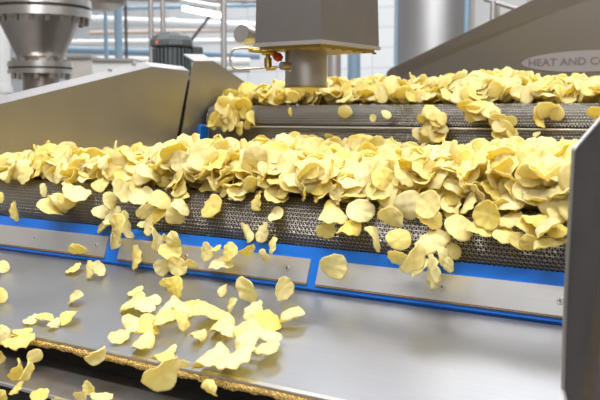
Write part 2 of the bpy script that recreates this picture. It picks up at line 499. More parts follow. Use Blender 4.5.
b = MB(); b.tube([(XL2, Y1 - .004, zb), (XR2, Y1 - .004, zb)], .0028, 8); b.build('guide_rod', M['rod'], far, label='thin bright rod along the belt nose')
zc_ = onY(300, 141, Y1)[2]
b = MB()
# return run hanging under the nose
path = []
zz = zb - .006
while zz > zc_ - .005:
    path.append(((Y1 + .006, zz), (-1.0, 0.0))); zz -= .0085
wire_belt(far, XL2 + .004, XR2 - .004, path, name='return_belt', pitch=.0095, row=.0085, wr=.001)
b = MB(); b.box((XL2, Y1 + .012, zc_ - .01), (XR2, Y1 + .02, zb)); b.build('apron', M['roller'], far)
b = MB(); b.box((XL2, Y1 + .0, zc_ - .05), (XR2, Y1 + .05, zc_ - .012), .003); b.build('cross_beam', M['blue'], far, label='blue cross beam')
b = MB(); b.box((XL2 - .012, Y1 - .03, zc_ - .02), (XL2 + .002, Y1 + .2, RC2[1] - .02), .003); b.build('edge_guide', M['blue'], far, label='blue edge guide')
# left side plate of the far conveyor
XD = XL + .004
sa = onX(177.5, 160, XD); sb = onX(192.5, 68, XD); sc1 = onX(194, 61, XD); sd = onX(214, 61, XD); se = onX(247, 83.5, XD); sf = onX(262, 96, XD)
poly = [(XD, sa[1], 1.55)] + [(XD, q[1], q[2]) for q in (sa, sb, sc1, sd, se, sf)] + [(XD, sf[1] + .35, sf[2] - .1), (XD, sf[1] + .35, 1.55)]
b = MB(); b.prism(poly, (-.004, 0, 0)); b.build('side_cover', M['cover'], far, label='stainless end cover with sloping top edge')
V = []; F = []
fl = [sc1, sd, se, sf]
for p in fl:
    V += [(XD, p[1], p[2]), (XD - .05, p[1], p[2] + .026), (XD - .052, p[1], p[2] + .022), (XD - .004, p[1], p[2] - .004)]
for i in range(len(fl) - 1):
    for k in range(4): F.append((i * 4 + k, i * 4 + (k + 1) % 4, (i + 1) * 4 + (k + 1) % 4, (i + 1) * 4 + k))
F += [(0, 1, 2, 3), (15, 14, 13, 12)]
b = MB(); b.add(V, F); b.build('cover_flange', M['flange_band'], far)
b = MB(); b.box((XL2, 2.7, 1.3), (XR2, 3.45, belt2_z(2.7) - .09)); b.build('drip_box', M['lowpan'], far)
for X in (XL + .12, XR):
    for Y in (2.75, 3.4):
        lg = MB(); lg.box((X - .03, Y - .03, 0), (X + .03, Y + .03, 1.31)); lg.build('leg', M['steel'], far)

# ================================================================== SLIDE TRAY
tray = empty('slide_tray', ((XL + XR) / 2, 1.25, 0), 'wide brushed steel slide tray below the blue frame, with loose chips', 'tray')
d2 = np.array([T_b[0] - T_a[0], T_b[1] - T_a[1]])
q = [(XL, T_a[0], T_a[1]), (XR, T_a[0], T_a[1]), (XR, T_b[0], T_b[1]), (XL, T_b[0], T_b[1])]
b = MB(); b.prism(q, tuple(-tn * .006)); b.build('pan', M['tray'], tray)
b = MB()
b.prism([(XL, T_b[0], T_b[1] - .0065), (XL, T_b[0] - .003, T_b[1] - .003), (XL, T_b[0] - .003, T_b[1] + .0002), (XL, T_b[0] + .006, T_b[1] + .0026), (XL, T_b[0] + .006, T_b[1] - .004)], (XR - XL, 0, 0)); b.build('pan_lip', M['steel'], tray)
# crumb crust hanging on the lip: an uneven golden bead
V = []; F = []; n = 520; m = 8
for i in range(n + 1):
    X = XL + (XR - XL) * i / n
    hgt = .0155 * (1 + .10 * math.sin(i * .13) + .08 * math.sin(i * .41 + 1)); 
    for k in range(m):
        a = 2 * PI * k / m
        j = .0012 * (rng.random() - .5) * 2
        V.append((X, T_b[0] + .002 + math.cos(a) * (.006 + j), T_b[1] - .0035 - hgt / 2 + math.sin(a) * (hgt / 2 + j)))
for i in range(n):
    for k in range(m): F.append((i * m + k, i * m + (k + 1) % m, (i + 1) * m + (k + 1) % m, (i + 1) * m + k))
F += [tuple(range(m)), tuple(n * m + k for k in range(m - 1, -1, -1))]
b = MB(); b.add(V, F, True); b.build('crumb_crust', M['crust'], tray, kind='stuff', label='golden fried crumb crust along the front edge of the tray')
b = MB(); b.box((XL + .02, T_b[0] + .05, T_b[1] - .10), (XR - .02, T_a[0] - .02, T_b[1] - .02)); b.build('tray_dark_fill', M['black'], tray)  # black block stands in for the dark gap below the pan
for X in (XL + .2, XR - .2):
    lg = MB(); lg.box((X - .03, 1.27, 0), (X + .03, 1.33, T_b[1] - .09)); lg.build('leg', M['steel'], tray)

# ================================================================== LOWER TRAY
Ylo = 1.02
zl = onY(0, 382, Ylo)[2]
zu = zl + .02
low = empty('drip_tray', ((XL + XR) / 2, 1.1, 0), 'lower greasy steel drip tray under the crusted edge of the slide tray', 'tray')
b = MB(); b.prism([(XL, Ylo, zl), (XR, Ylo, zl), (XR, 1.24, zl + .012), (XL, 1.24, zl + .012)], (0, 0, -.006)); b.build('pan', M['lowpan'], low)
b = MB(); b.tube([(XL, Ylo, zl - .002), (XR, Ylo, zl - .002)], .004, 8); b.build('pan_lip', M['steel'], low)
b = MB(); b.box((XL, Ylo + .01, zl - .25), (XR, 1.3, zl - .01)); b.build('tray_dark_fill', M['black'], low)  # black box added so the space below the tray looks shaded
for X in (XL + .35, XR - .35):
    lg = MB(); lg.box((X - .03, 1.12, 0), (X + .03, 1.18, zl - .24)); lg.build('leg', M['steel'], low)

# foreground post at the lower right
pA = onD(604, 330, .80); pB = onD(592, 402, .79)
post = MB()
dx = Rv * .05
bt = pA + (pB - pA) * (pA[2] / (pA[2] - pB[2]))
tp = pA - (pB - pA) * .9
post.prism([tp, tp + dx, bt + dx, bt], tuple(np.array([Fv[0], Fv[1], 0]) * .03))
o = post.build('steel_post', M['dimmed_steel']); tag(o, 'leaning steel post at lower right corner, in front of the dark side plate', 'post')

# ================================================================== FRYER HOOD with the badge
YH = 3.52
hood = empty('fryer_hood', tuple(onY(560, 114, YH) * np.array([1, 1, 0])), 'large stainless hood sheet with oval badge behind the far belt', 'hood')
def hp(px, py): q = onY(px, py, YH); return (q[0], q[1], q[2])
rad = [hp(386, 90), hp(386, 76), hp(387.5, 71), hp(391, 68), hp(396, 66)]
poly = [hp(386, 150)] + rad + [hp(545, -6), hp(700, -70), hp(1100, -70), hp(1100, 150)]
b = MB(); b.prism(poly, (0, .02, 0)); b.build('hood_sheet', M['hood'], hood)
# folded inner crease running below the top edge
cr = [hp(452, 62), hp(560, 14), hp(720, -30)]
b = MB()
qa, qb = np.array(hp(396, 66.5)), np.array(hp(545, -6))
A0, A1, A2 = np.array(hp(396, 67)), np.array(hp(545, -5.5)), np.array(hp(700, -70))
B0, B1, B2 = np.array(hp(400, 76)), np.array(hp(562, 9)), np.array(hp(720, -40))
o_ = np.array([0, -.005, 0])
b.add([A0, A1, A2, B0 , B1 , B2, A0 + o_, A1 + o_, A2 + o_], [(6, 3, 4, 7), (7, 4, 5, 8), (0, 6, 7, 1), (1, 7, 8, 2), (0, 3, 6)])
b.build('hood_fold', M['hood'], hood)
# oval badge
cB = onY(588, 61, YH)
def hx(px): return onY(px, 61, YH)[0]
ax_ = (hx(588) - hx(522)); az_ = onY(606, 49.5, YH)[2] - cB[2]
tilt = 0.0
V = [(cB[0], YH - .003, cB[2])]; n = 64
for k in range(n): V.append((cB[0] + ax_ * math.cos(2 * PI * k / n), YH - .003, cB[2] + az_ * math.sin(2 * PI * k / n)))
b = MB(); b.prism(V[1:], (0, .003, 0)); bd = b.build('badge', M['badge'], hood, label='pale oval badge')
cu = bpy.data.curves.new('lettering', 'FONT'); cu.body = 'HEAT AND CONTROL'
cu.size = 1; cu.extrude = .0; cu.offset = .018; cu.align_x = 'LEFT'; cu.align_y = 'CENTER'
to = bpy.data.objects.new('lettering_tmp', cu); COL.objects.link(to)
bpy.context.view_layer.update()
dg = bpy.context.evaluated_depsgraph_get()
tm = bpy.data.meshes.new_from_object(to.evaluated_get(dg))
bpy.data.objects.remove(to)
co = np.array([v.co for v in tm.vertices])
w = co[:, 0].max() - co[:, 0].min(); hh = co[:, 1].max() - co[:, 1].min()
xl = hx(529); tw = 2 * (cB[0] - xl)
hgt = onY(560, 57.5, YH)[2] - onY(560, 65, YH)[2]
co[:, 0] = (co[:, 0] - co[:, 0].min()) / w * tw + xl
co[:, 1] = (co[:, 1] - co[:, 1].min()) / hh * hgt - hgt / 2 + cB[2]
bw = parent_world(bd)
Vt = np.stack([co[:, 0], np.full(len(co), YH - .0045), co[:, 1]], 1) - bw
Ft = [tuple(p_.vertices) for p_ in tm.polygons]
nv = len(Vt)
Vb = Vt + np.array([0, .0014, 0])
me = bpy.data.meshes.new('lettering')
me.from_pydata([tuple(v) for v in Vt] + [tuple(v) for v in Vb], [], Ft + [tuple(i + nv for i in reversed(f)) for f in Ft])
me.materials.append(M['ink']); lo = bpy.data.objects.new('lettering', me); COL.objects.link(lo); lo.parent = bd
for X in (hx(430), hx(900)):
    lg = MB(); lg.box((X - .04, YH + .0, 0), (X + .04, YH + .08, hp(400, 149)[2] + .02)); lg.build('leg', M['steel'], hood)

# ================================================================== INSPECTION HEAD hanging over the belt
D0 = 2.05
c0 = onD(321, 43.5, D0)          # near bottom corner
zbot = c0[2]
xl_ = onY(255, 47, c0[1])[0]     # left end of the front face
yb_ = None
# back end of the right face: same X as the corner
pr_ = onX(379, 51, c0[0]); yb_ = pr_[1]
head = empty('sensor_head', ((xl_ + c0[0]) / 2, (c0[1] + yb_) / 2, zbot), 'tapered steel sensor housing hanging from above over the chip heap', 'sensor housing')
fl_ = .006; topz = zbot + .50; tp_ = .012
def hb(x, y, z): return (x, y, z)
xa, xb2, ya, yb2 = xl_, c0[0], c0[1], yb_
V = [(xa, ya, zbot + .008), (xb2, ya, zbot + .008), (xb2, yb2, zbot + .008), (xa, yb2, zbot + .008),
     (xa + tp_, ya + tp_, topz), (xb2 - tp_, ya + tp_, topz), (xb2 - tp_, yb2 - tp_, topz), (xa + tp_, yb2 - tp_, topz)]
b = MB(); b.add(V, [(3, 2, 1, 0), (4, 5, 6, 7), (0, 1, 5, 4), (1, 2, 6, 5), (2, 3, 7, 6), (3, 0, 4, 7)]); b.build('housing', M['box'], head)
b = MB(); b.box((xa - .003, ya - .003, zbot), (xb2 + .003, yb2 + .003, zbot + .009)); b.build('base_flange', M['plate'], head)
b = MB()
b.box((xa + .008, ya + .008, zbot - .007), (xb2 - .008, yb2 - .008, zbot)); b.build('gasket', M['brass'], head, label='yellowed oily gasket')
for k in range(6):
    s_ = MB(); s_.lathe((xb2 - .003, ya + .012 + k * (yb2 - ya - .03) / 5, zbot - .007), [(.0, -.004), (.005, -.004), (.0055, 0)], 8); s_.build('bolt', M['brass'], head)
for k in range(1, 3):
    s_ = MB(); s_.lathe((xb2 - .003 - k * (xb2 - xa) / 3, ya + .003, zbot - .007), [(.0, -.004), (.005, -.004), (.0055, 0)], 8); s_.build('bolt', M['brass'], head)
cl = onD(306, 50, D0 + .16); rc_ = 21 / 900 * (D0 + .16)
ztop_c = zbot - .006; zbot_c = onD(306, 87, D0 + .16 - rc_)[2]
b = MB(); b.lathe((cl[0], cl[1], zbot_c), [(0, 0), (rc_, 0), (rc_, .003), (rc_ , ztop_c - zbot_c)], 48); b.build('sensor_tube', M['tube'], head, label='round brushed steel sensor tube')
b = MB(); b.lathe((cl[0], cl[1], zbot_c), [(rc_ + .0004, 0), (rc_ + .002, 0), (rc_ + .002, .005), (rc_ + .0004, .005)], 48); b.build('tube_rim', M['brass'], head)
# round end cap at left
ec = onD(244, 34.5, D0 + .22)
b = MB()
axd = -Fv * .85 - Rv * .5; axd /= np.linalg.norm(axd)
rr = 9.8 / 900 * (D0 + .22)
b.lathe(ec, [(0, .014), (rr * .9, .014), (rr, .010), (rr, -.02), (rr * .8, -.02), (rr * .8, -.09)], 32, axd); b.build('end_cap', M['steel'], head, label='polished round end cap')
# bent air line
dp = D0 + .16
pts = [onD(x, y, dp) for x, y in ((258, 48.5), (250, 48), (240, 48), (234, 49), (231.5, 52), (230, 58), (231, 64), (233.5, 68), (238, 69.3), (250, 68.5), (268, 67.4), (287, 66.4))]
b = MB(); b.tube(pts, .0032, 10); b.build('air_pipe', M['flange'], head, label='thin bent steel air pipe')
b = MB()
for (x0, x1, y, r) in ((249, 253, 49, .008), (253, 262, 50.5, .006), (262, 277, 52, .008)):
    A = onD(x0, y, dp); B = onD(x1, y + .5, dp); b.tube([A, B], r, 8)
b.tube([onD(268, 52, dp), onD(268, 60, dp)], .006, 8); b.tube([onD(268, 58, dp), onD(268, 68, dp)], .0095, 6)
b.tube([onD(266, 68.5, dp), onD(276, 68, dp)], .0055, 8)
b.build('valve_body', M['brass'], head, label='oily brass valve fittings')
b = MB(); b.tube([onD(273.5, 54.5, dp - .01), onD(276, 56, dp - .01), onD(279, 57.5, dp - .01), onD(282.5, 58.8, dp - .01)], [.006, .011, .0115, .006], 10); b.build('valve_handle', M['red'], head, label='red valve handle')
b = MB(); b.lathe(onD(288, 66.4, dp - rc_ * .6) , [(0, -.02), (.010, -.02), (.010, .004), (.013, .006), (.013, .02), (.007, .022), (.007, .04)], 12, Rv * .8 + Fv * .6); b.build('inlet_fitting', M['flange'], head)
b = MB(); b.tube([((xa + xb2) / 2, (ya + yb2) / 2, topz - .02), ((xa + xb2) / 2, (ya + yb2) / 2, 6.2)], .03, 16); b.build('hanger_pipe', M['steel'], head)

# ================================================================== MOTOR behind the left cover
mc = onD(172, 66, 3.45)
mr = 20.5 / 900 * 3.45
def mz(py): return onD(172, py, 3.45)[2]
mot = empty('electric_motor', (mc[0], mc[1], mz(76)), 'dark grey ribbed electric motor standing behind the stainless side cover', 'motor')
b = MB()
b.lathe((mc[0], mc[1], 0), [(0, mz(33)), (mr * .55, mz(33)), (mr * .92, mz(37)), (mr * 1.03, mz(41)), (mr * 1.05, mz(46)), (mr * 1.0, mz(47.5)), (mr * .9, mz(47.5))], 10, smooth=False); b.build('fan_cowl', M['motor'], mot)
b = MB(); b.lathe((mc[0], mc[1], 0), [(mr * .82, mz(46)), (mr * .82, mz(76)), (0, mz(76))], 32); b.build('motor_body', M['motor'], mot)
b = MB()
for k in range(28):
    a = 2 * PI * k / 28; ca_, sa_ = math.cos(a), math.sin(a)
    A = np.array([mc[0] + ca_ * mr * .8, mc[1] + sa_ * mr * .8, 0]); tdir = np.array([-sa_, ca_, 0]) * .0035; od = np.array([ca_, sa_, 0]) * mr * .15
    z0, z1 = np.array([0, 0, mz(76)]), mz(49)
    b.prism([A - tdir + z0, A + tdir + z0, A + tdir + od + z0, A - tdir + od + z0], (0, 0, z1 - mz(76)))
b.build('cooling_ribs', M['motor'], mot)
q = onD(157.5, 42, 3.45 - mr * .95)
b = MB(); b.lathe(q + Fv * .012, [(0, -.014), (.009, -.014), (.009, 0)], 10, (Fv[0], Fv[1], 0)); b.build('cowl_plug', M['orange'], mot, label='rusty orange plug')
b = MB(); b.box((mc[0] - mr * .8, mc[1] - mr * .8, 0), (mc[0] + mr * .8, mc[1] + mr * .8, mz(76))); b.build('motor_stand', M['cover'], mot)
jb = onD(192, 54, 3.52)
b = MB(); b.box((jb[0] - .05, jb[1] - .03, jb[2] - .03), (jb[0] + .03, jb[1] + .03, jb[2] + .03), .006); b.build('terminal_box', M['motor'], mot)

# ================================================================== HOPPER upper left
DH = 4.3
hc = onD(40, 40, DH); k_ = DH / 900
def hz(py): return onD(40, py, DH)[2]
hop = empty('hopper', (hc[0], hc[1], hz(96)), 'blurred stainless cone hopper with bolted flanges at upper left', 'hopper')
Cx = (hc[0], hc[1], 0)
b = MB(); b.lathe(Cx, [(44 * k_, hz(-30)), (44 * k_, hz(2))], 48); b.build('hopper_drum', M['flange'], hop)
for (z0, z1, r) in ((1, 8, 51), (11, 19, 51)):
    b = MB(); b.lathe(Cx, [(38 * k_, hz(z0)), (r * k_, hz(z0)), (r * k_, hz(z1)), (38 * k_, hz(z1))], 48); b.build('flange_ring', M['steel'], hop)
b = MB(); b.lathe(Cx, [(50 * k_, hz(7.5)), (50 * k_, hz(11.5))], 48); b.build('gasket', M['gasket'], hop)
b = MB(); b.lathe(Cx, [(42 * k_, hz(17)), (40 * k_, hz(20)), (23 * k_, hz(57)), (22 * k_, hz(64))], 48); b.build('cone', M['flange'], hop)
for (z0, z1, r) in ((62, 67.5, 32), (69.5, 74, 32)):
    b = MB(); b.lathe(Cx, [(15 * k_, hz(z0)), (r * k_, hz(z0)), (r * k_, hz(z1)), (15 * k_, hz(z1))], 40); b.build('flange_ring', M['steel'], hop)
b = MB(); b.lathe(Cx, [(31 * k_, hz(67)), (31 * k_, hz(70))], 40); b.build('gasket', M['gasket'], hop)
b = MB(); b.lathe(Cx, [(18 * k_, hz(73)), (18 * k_, hz(96))], 32); b.build('outlet_pipe', M['flange'], hop)
for k in range(20):
    a = 2 * PI * k / 20 + .1; X, Y = hc[0] + 46 * k_ * math.cos(a), hc[1] + 46 * k_ * math.sin(a)
    b = MB(); b.lathe((X, Y, 0), [(0, hz(25)), (2.6 * k_, hz(25)), (2.6 * k_, hz(19)), (0, hz(19))], 6, smooth=False); b.build('bolt', M['flange'], hop)
for k in range(12):
    a = 2 * PI * k / 12 + .2; X, Y = hc[0] + 27 * k_ * math.cos(a), hc[1] + 27 * k_ * math.sin(a)
    b = MB(); b.lathe((X, Y, 0), [(0, hz(79)), (2.4 * k_, hz(79)), (2.4 * k_, hz(58.5)), (0, hz(58.5))], 6, smooth=False); b.build('bolt', M['steel'], hop)
b = MB(); b.tube([(hc[0] , hc[1], hz(80)), (hc[0], hc[1], 0)], 14 * k_, 24); b.build('stand_pipe', M['flange'], hop)
# elbow vessel next to it
ev = onD(104, -8, 4.9)
b = MB(); b.lathe(ev, [(.0, -.10), (.05, -.098), (.11, -.07), (.14, -.03), (.15, 0), (.15, .5)], 32, (0, 0, 1))
o = b.build('pressure_vessel', M['flange']); tag(o, 'rounded steel vessel bottom at the top edge, right of the cone hopper', 'vessel')
b = MB(); b.tube([ev + np.array([0, 0, .4]), ev + np.array([0, 0, 6.3 - ev[2]])], .04, 12); vo = b.build('drop_pipe', M['steel'], o)
vo.location = (-o.location[0], -o.location[1], -o.location[2]) if False else vo.location

# ================================================================== HALL
b = MB(); b.box((-22, -6, -.1), (8, 13, 0)); o = b.build('floor', M['floor'], kind='structure')
b = MB(); b.box((-22, 12, 0), (8, 12.2, 6.4)); o = b.build('wall_back', M['wall'], kind='structure')
b = MB(); b.box((-22.2, -6, 0), (-22, 12.2, 6.4)); o = b.build('wall_left', M['wall'], kind='structure')

def vpipe(name, px, D, wpx, mat, label, cat, ytop=None, ybot=None, group=None, n=16):
    c = onD(px, 60, D); r = wpx / 2 / 900 * D
    z1 = 6.2 if ytop is None else onD(px, ytop, D)[2]
    z0 = 0 if ybot is None else onD(px, ybot, D)[2]
    b = MB(); b.tube([(c[0], c[1], z0), (c[0], c[1], z1)], r, n)
    # couplings so that it reads as pipework
    for zz in (2.15, 3.4):
        if z0 < zz < z1: b.tube([(c[0], c[1], zz - .02), (c[0], c[1], zz + .02)], r * 1.25, n)
    return tag(b.build(name, mat), label, cat, group)
def hpipe(name, x0, x1, y0, y1, D, wpx, mat, label, cat, group=None, n=14, collar=True):
    A = onD(x0, y0, D); B = onD(x1, y1, D)
    b = MB(); b.tube([A, B], wpx / 2 / 900 * D, n)
    t = (B - A) / np.linalg.norm(B - A)
    for f in (.1, .5, .9) if collar else ():
        q = A + (B - A) * f; b.tube([q - t * .03, q + t * .03], wpx / 2 / 900 * D * 1.2, n)
    return tag(b.build(name, mat), label, cat, group)
vpipe('support_column', 3, 5.5, 14, M['pale'], 'white column at the left edge behind the hopper', 'column')
vpipe('vertical_pipe', 119, 7.0, 8, M['bluegrey'], 'blue grey vertical pipe between hopper and motor', 'pipe')
vpipe('vertical_pipe', 106.5, 7.4, 4, M['bluegrey'], 'slim blue grey vertical pipe just right of the hopper', 'pipe')
vpipe('vertical_pipe', 126.5, 6.6, 3, M['darkpipe'], 'thin dark vertical pipe beside the blue grey one', 'pipe')
vpipe('vertical_pipe', 151.5, 5.0, 5, M['greypipe'], 'beige grey conduit above the motor, left one of the pair', 'pipe')
vpipe('vertical_pipe', 163.5, 5.0, 5, M['greypipe'], 'beige grey conduit above the motor, right one of the pair', 'pipe')
vpipe('vertical_pipe', 224, 4.6, 6, M['greypipe'], 'grey vertical pipe left of the sensor housing', 'pipe')
vpipe('vertical_pipe', 334, 5.6, 14, M['greypipe'], 'thick grey vertical pipe just right of the sensor tube', 'pipe')
vpipe('vertical_pipe', 354, 6.4, 13, M['bluegrey'], 'blue grey vertical pipe under the sensor housing corner', 'pipe')
vpipe('vertical_pipe', 396, 5.2, 2.6, M['bluegrey'], 'thin pale blue vertical pipe in front of the tank', 'pipe')
vpipe('vertical_pipe', 466, 4.6, 4.5, M['bluegrey'], 'light blue vertical pipe at the right side of the tank', 'pipe')
# tank
tcn = onD(432, 60, 6.2); tr_ = 38 / 900 * 6.2
b = MB(); b.lathe((tcn[0], tcn[1], 0), [(0, .4), (tr_ * .9, .4), (tr_, .5), (tr_, 5.2), (tr_ * .8, 5.5), (0, 5.6)], 48)
tk = empty('storage_tank', (tcn[0], tcn[1], 0), 'tall pale steel tank behind the hood, right of the sensor housing', 'tank')
b.build('tank_shell', M['tank'], tk)
for k in range(3):
    a = 2 * PI * k / 3; lg = MB(); lg.tube([(tcn[0] + tr_ * .7 * math.cos(a), tcn[1] + tr_ * .7 * math.sin(a), 0), (tcn[0] + tr_ * .7 * math.cos(a), tcn[1] + tr_ * .7 * math.sin(a), .45)], .04, 10); lg.build('leg', M['steel'], tk)
# beige cabinet right of the tank
cA = onD(470, 60, 7.2); cB_ = onD(640, 60, 7.2)
b = MB(); b.prism([(cA[0], cA[1], 0), (cB_[0], cB_[1], 0), (cB_[0] + Fv[0], cB_[1] + Fv[1], 0), (cA[0] + Fv[0], cA[1] + Fv[1], 0)], (0, 0, 4.5))
o = b.build('equipment_cabinet', M['beige']); tag(o, 'tall beige cabinet standing behind the hood, right of the tank', 'cabinet')
hd = MB(); 
vdoor = [cA + (cB_ - cA) * f for f in (.02, .32)]
hd.prism([(q[0] - Fv[0] * .02, q[1] - Fv[1] * .02, z) for q, z in ((vdoor[0], .2), (vdoor[1], .2), (vdoor[1], 4.3), (vdoor[0], 4.3))], (Fv[0] * .018, Fv[1] * .018, 0))
dd = hd.build('cabinet_door', M['pale'], o)
# handrail
hr = empty('handrail', tuple(onD(495, 60, 4.4) * np.array([1, 1, 0])), 'grey steel handrail above the hood edge in front of the beige cabinet', 'handrail')
b = MB(); b.tube([onD(484, -1, 4.4), onD(497, 3, 4.4), onD(540, 16, 4.4)], .011, 10); b.build('rail', M['greypipe'], hr)
q = onD(492.5, 30, 4.4)
b = MB(); b.tube([(q[0], q[1], 0), (q[0], q[1], onD(492, 1, 4.4)[2])], .014, 12); b.build('baluster', M['greypipe'], hr)
q = onD(497.5, 30, 4.5)
b = MB(); b.tube([(q[0], q[1], 0), (q[0], q[1], onD(497, 4, 4.5)[2])], .010, 12); b.build('baluster', M['greypipe'], hr)
# horizontal runs at the far left / centre
runs = [(40, 260, 49, 56, 9.0, 7, 'bluegrey', 'blue grey horizontal pipe low on the back wall, behind the motor'),
        (60, 250, 60, 62, 8.2, 8, 'pale', 'lowest white horizontal duct behind the motor'),
        (60, 262, 43, 41, 9.6, 6, 'white', 'white horizontal duct just above the blue grey pipe'),
        (90, 262, 33, 30, 9.8, 4, 'tan', 'tan horizontal pipe on the back wall behind the motor'),
        (84, 262, 20, 27, 9.2, 9, 'white', 'wide white horizontal duct left of the sensor housing'),
        (84, 262, 9, 5, 9.4, 4, 'bluegrey', 'upper blue grey horizontal pipe near the ceiling lamp'),
        (84, 262, -2, 1, 8.8, 5, 'greypipe', 'grey horizontal pipe at the top edge of the photo'),
        (60, 250, 70, 70, 7.4, 5, 'greypipe', 'grey horizontal pipe level with the motor ribs')]
for (x0, x1, y0, y1, D, w_, m_, l_) in runs: hpipe('horizontal_pipe', x0, x1, y0, y1, D, w_, M[m_], l_, 'pipe')
# dark truss braces seen under the ceiling
for (x0, y0, x1, y1, lab) in ((190, 42, 216, 8, 'dark diagonal brace under the ceiling lamp'),):
    hpipe('truss_brace', x0, x1, y0, y1, 8.5, 3, M['darkpipe'], lab, 'brace', collar=False)
# grey equipment boxes behind the cover, left
bx = [(66, 92, 58, 96, 5.4, 'beige'), (92, 134, 61, 96, 5.2, 'pale')]
for i, (x0, x1, y0, y1, D, m_) in enumerate(bx):
    A = onD(x0, y0, D); B = onD(x1, y0, D); b = MB()
    b.prism([(A[0], A[1], 0), (B[0], B[1], 0), (B[0] + Fv[0] * .4, B[1] + Fv[1] * .4, 0), (A[0] + Fv[0] * .4, A[1] + Fv[1] * .4, 0)], (0, 0, A[2]))
    t_ = MB(); C_ = np.array([Fv[0], Fv[1], 0])
    o = b.build('control_cabinet', M[m_]); tag(o, ['beige control cabinet between hopper and blue grey pipe', 'pale control cabinet just left of the motor'][i], 'cabinet')
    t_.prism([(A[0] - C_[0] * .03, A[1] - C_[1] * .03, A[2]), (B[0] - C_[0] * .03, B[1] - C_[1] * .03, A[2]), (B[0] + C_[0] * .4, B[1] + C_[1] * .4, A[2]), (A[0] + C_[0] * .4, A[1] + C_[1] * .4, A[2])], (0, 0, .015)); t_.build('cabinet_top', M['greypipe'], o)
# ceiling lamp in view
A = onD(184, 8.5, 8.0); B = onD(221, 15.5, 7.4)
lamp = empty('strip_lamp', tuple((A + B) / 2), 'glowing fluorescent strip lamp hanging between motor and sensor housing', 'lamp')
b = MB(); b.tube([A, B], .02, 14); b.build('tube', M['lamp'], lamp)
up = np.array([0, 0, .05])
b = MB(); b.prism([A + up + Rv * 0 + np.array([-.05, 0, 0]), B + up + np.array([-.05, 0, 0]), B + up + np.array([.05, 0, 0]), A + up + np.array([.05, 0, 0])], (0, 0, .03)); b.build('fixture', M['white'], lamp)
for q in (A, B):
    b = MB(); b.tube([q + up, (q[0], q[1], 6.3)], .006, 6); b.build('hanger', M['greypipe'], lamp)

# ================================================================== CHIPS
def chip_shape(r, R=.025, rings=5, seg=28, curl=None, aspect=None):
    """one fried slice: irregular outline, curled, blistered; local +z is its face"""
    asp = r.uniform(.78, 1.0) if aspect is None else aspect
    ph = r.uniform(0, 2 * PI, 4)
    th = np.arange(seg) * 2 * PI / seg
    out = 1 + .05 * np.cos(2 * th + ph[0]) + .035 * np.cos(3 * th + ph[1]) + .015 * np.cos(5 * th + ph[2])
    nz_ = r.normal(0, .016, seg); out += (nz_ + np.roll(nz_, 1)) / 2
    fr = np.array([.28, .52, .74, .9, 1.0]) if rings == 5 else np.array([.45, .8, 1.0])
    x = (fr[:, None] * out[None] * np.cos(th)[None]).ravel(); y = (fr[:, None] * out[None] * np.sin(th)[None]).ravel() * asp
    x = np.concatenate([[0], x]) * R; y = np.concatenate([[0], y]) * R
    rim = np.concatenate([[0], np.repeat(fr, seg)])
    typ = r.random() if curl is None else curl
    a0 = r.uniform(0, PI)
    cx, sx = math.cos(a0), math.sin(a0)
    u = x * cx + y * sx; v = -x * sx + y * cx
    if typ < .45: ku, kv = r.uniform(14, 28), r.uniform(-20, -5)        # saddle
    elif typ < .8: ku, kv = r.uniform(18, 30), r.uniform(4, 14)       # bowl
    else: ku, kv = r.uniform(34, 62), r.uniform(-5, 5)                 # folded over
    s = 1 if r.random() < .5 else -1
    if ku > 30:
        z = s * (1 - np.cos(ku * u)) / ku; u = np.sin(ku * u) / ku
    else: z = s * .5 * ku * u * u
    z = z + s * .5 * kv * v * v
    z += .0014 * np.sin(u * 300 + ph[3]) * np.cos(v * 290 + ph[0]) * (rim > 0)
    z += .0022 * rim ** 3 * np.sin(np.arctan2(y, x) * (3 + int(ph[2])) + ph[1])
    x = u * cx - v * sx; y = u * sx + v * cx
    z -= z.mean()
    top = np.stack([x, y, z + .0006], 1); bt = np.stack([x, y, z - .0006], 1)
    n = len(x); V = np.concatenate([top, bt])
    F = []
    for k in range(seg): F.append((0, 1 + k, 1 + (k + 1) % seg, -1))
    for j in range(rings - 1):
        for k in range(seg):
            a = 1 + j * seg; F.append((a + k, a + seg + k, a + seg + (k + 1) % seg, a + (k + 1) % seg))
    Fb = [(f[0] + n, f[2] + n, f[1] + n, -1) if f[3] < 0 else (f[3] + n, f[2] + n, f[1] + n, f[0] + n) for f in F]
    a = 1 + (rings - 1) * seg
    S = [(a + k, a + n + k, a + n + (k + 1) % seg, a + (k + 1) % seg) for k in range(seg)]
    return V, F + Fb + S, np.concatenate([rim, rim])

def chip_mesh(name, V, F, rim, tone):
    me = bpy.data.meshes.new(name)
    me.from_pydata([tuple(v) for v in V], [], [tuple(i for i in f if i >= 0) for f in F])
    me.polygons.foreach_set('use_smooth', [True] * len(me.polygons))
    for nm, val in (('tone', np.full(len(V), tone) if np.isscalar(tone) else tone), ('rim', rim)):
        at = me.attributes.new(nm, 'FLOAT', 'POINT'); at.data.foreach_set('value', np.asarray(val, np.float32))
    me.materials.append(M['chip']); me.update()
    return me

NV = 28
variants = []
for i in range(NV):
    cv = [.2, .6, .3, .7, .9, .1, .65][i % 7]
    V, F, rim = chip_shape(rng, curl=cv)
    R0 = float(np.max(np.hypot(V[:, 0], V[:, 1])))
    variants.append((V, F, rim, chip_mesh('potato_chip', V, F, rim, 0.0), R0, cv))
flatv = [i for i in range(NV) if variants[i][5] < .8]
foldv = [i for i in range(NV) if variants[i][5] >= .8]

def basis(n, t):
    n = n / np.linalg.norm(n); t = t - n * np.dot(t, n); t /= np.linalg.norm(t); b_ = np.cross(n, t)
    return np.stack([t, b_, n], 1)      # columns: local x, y, z

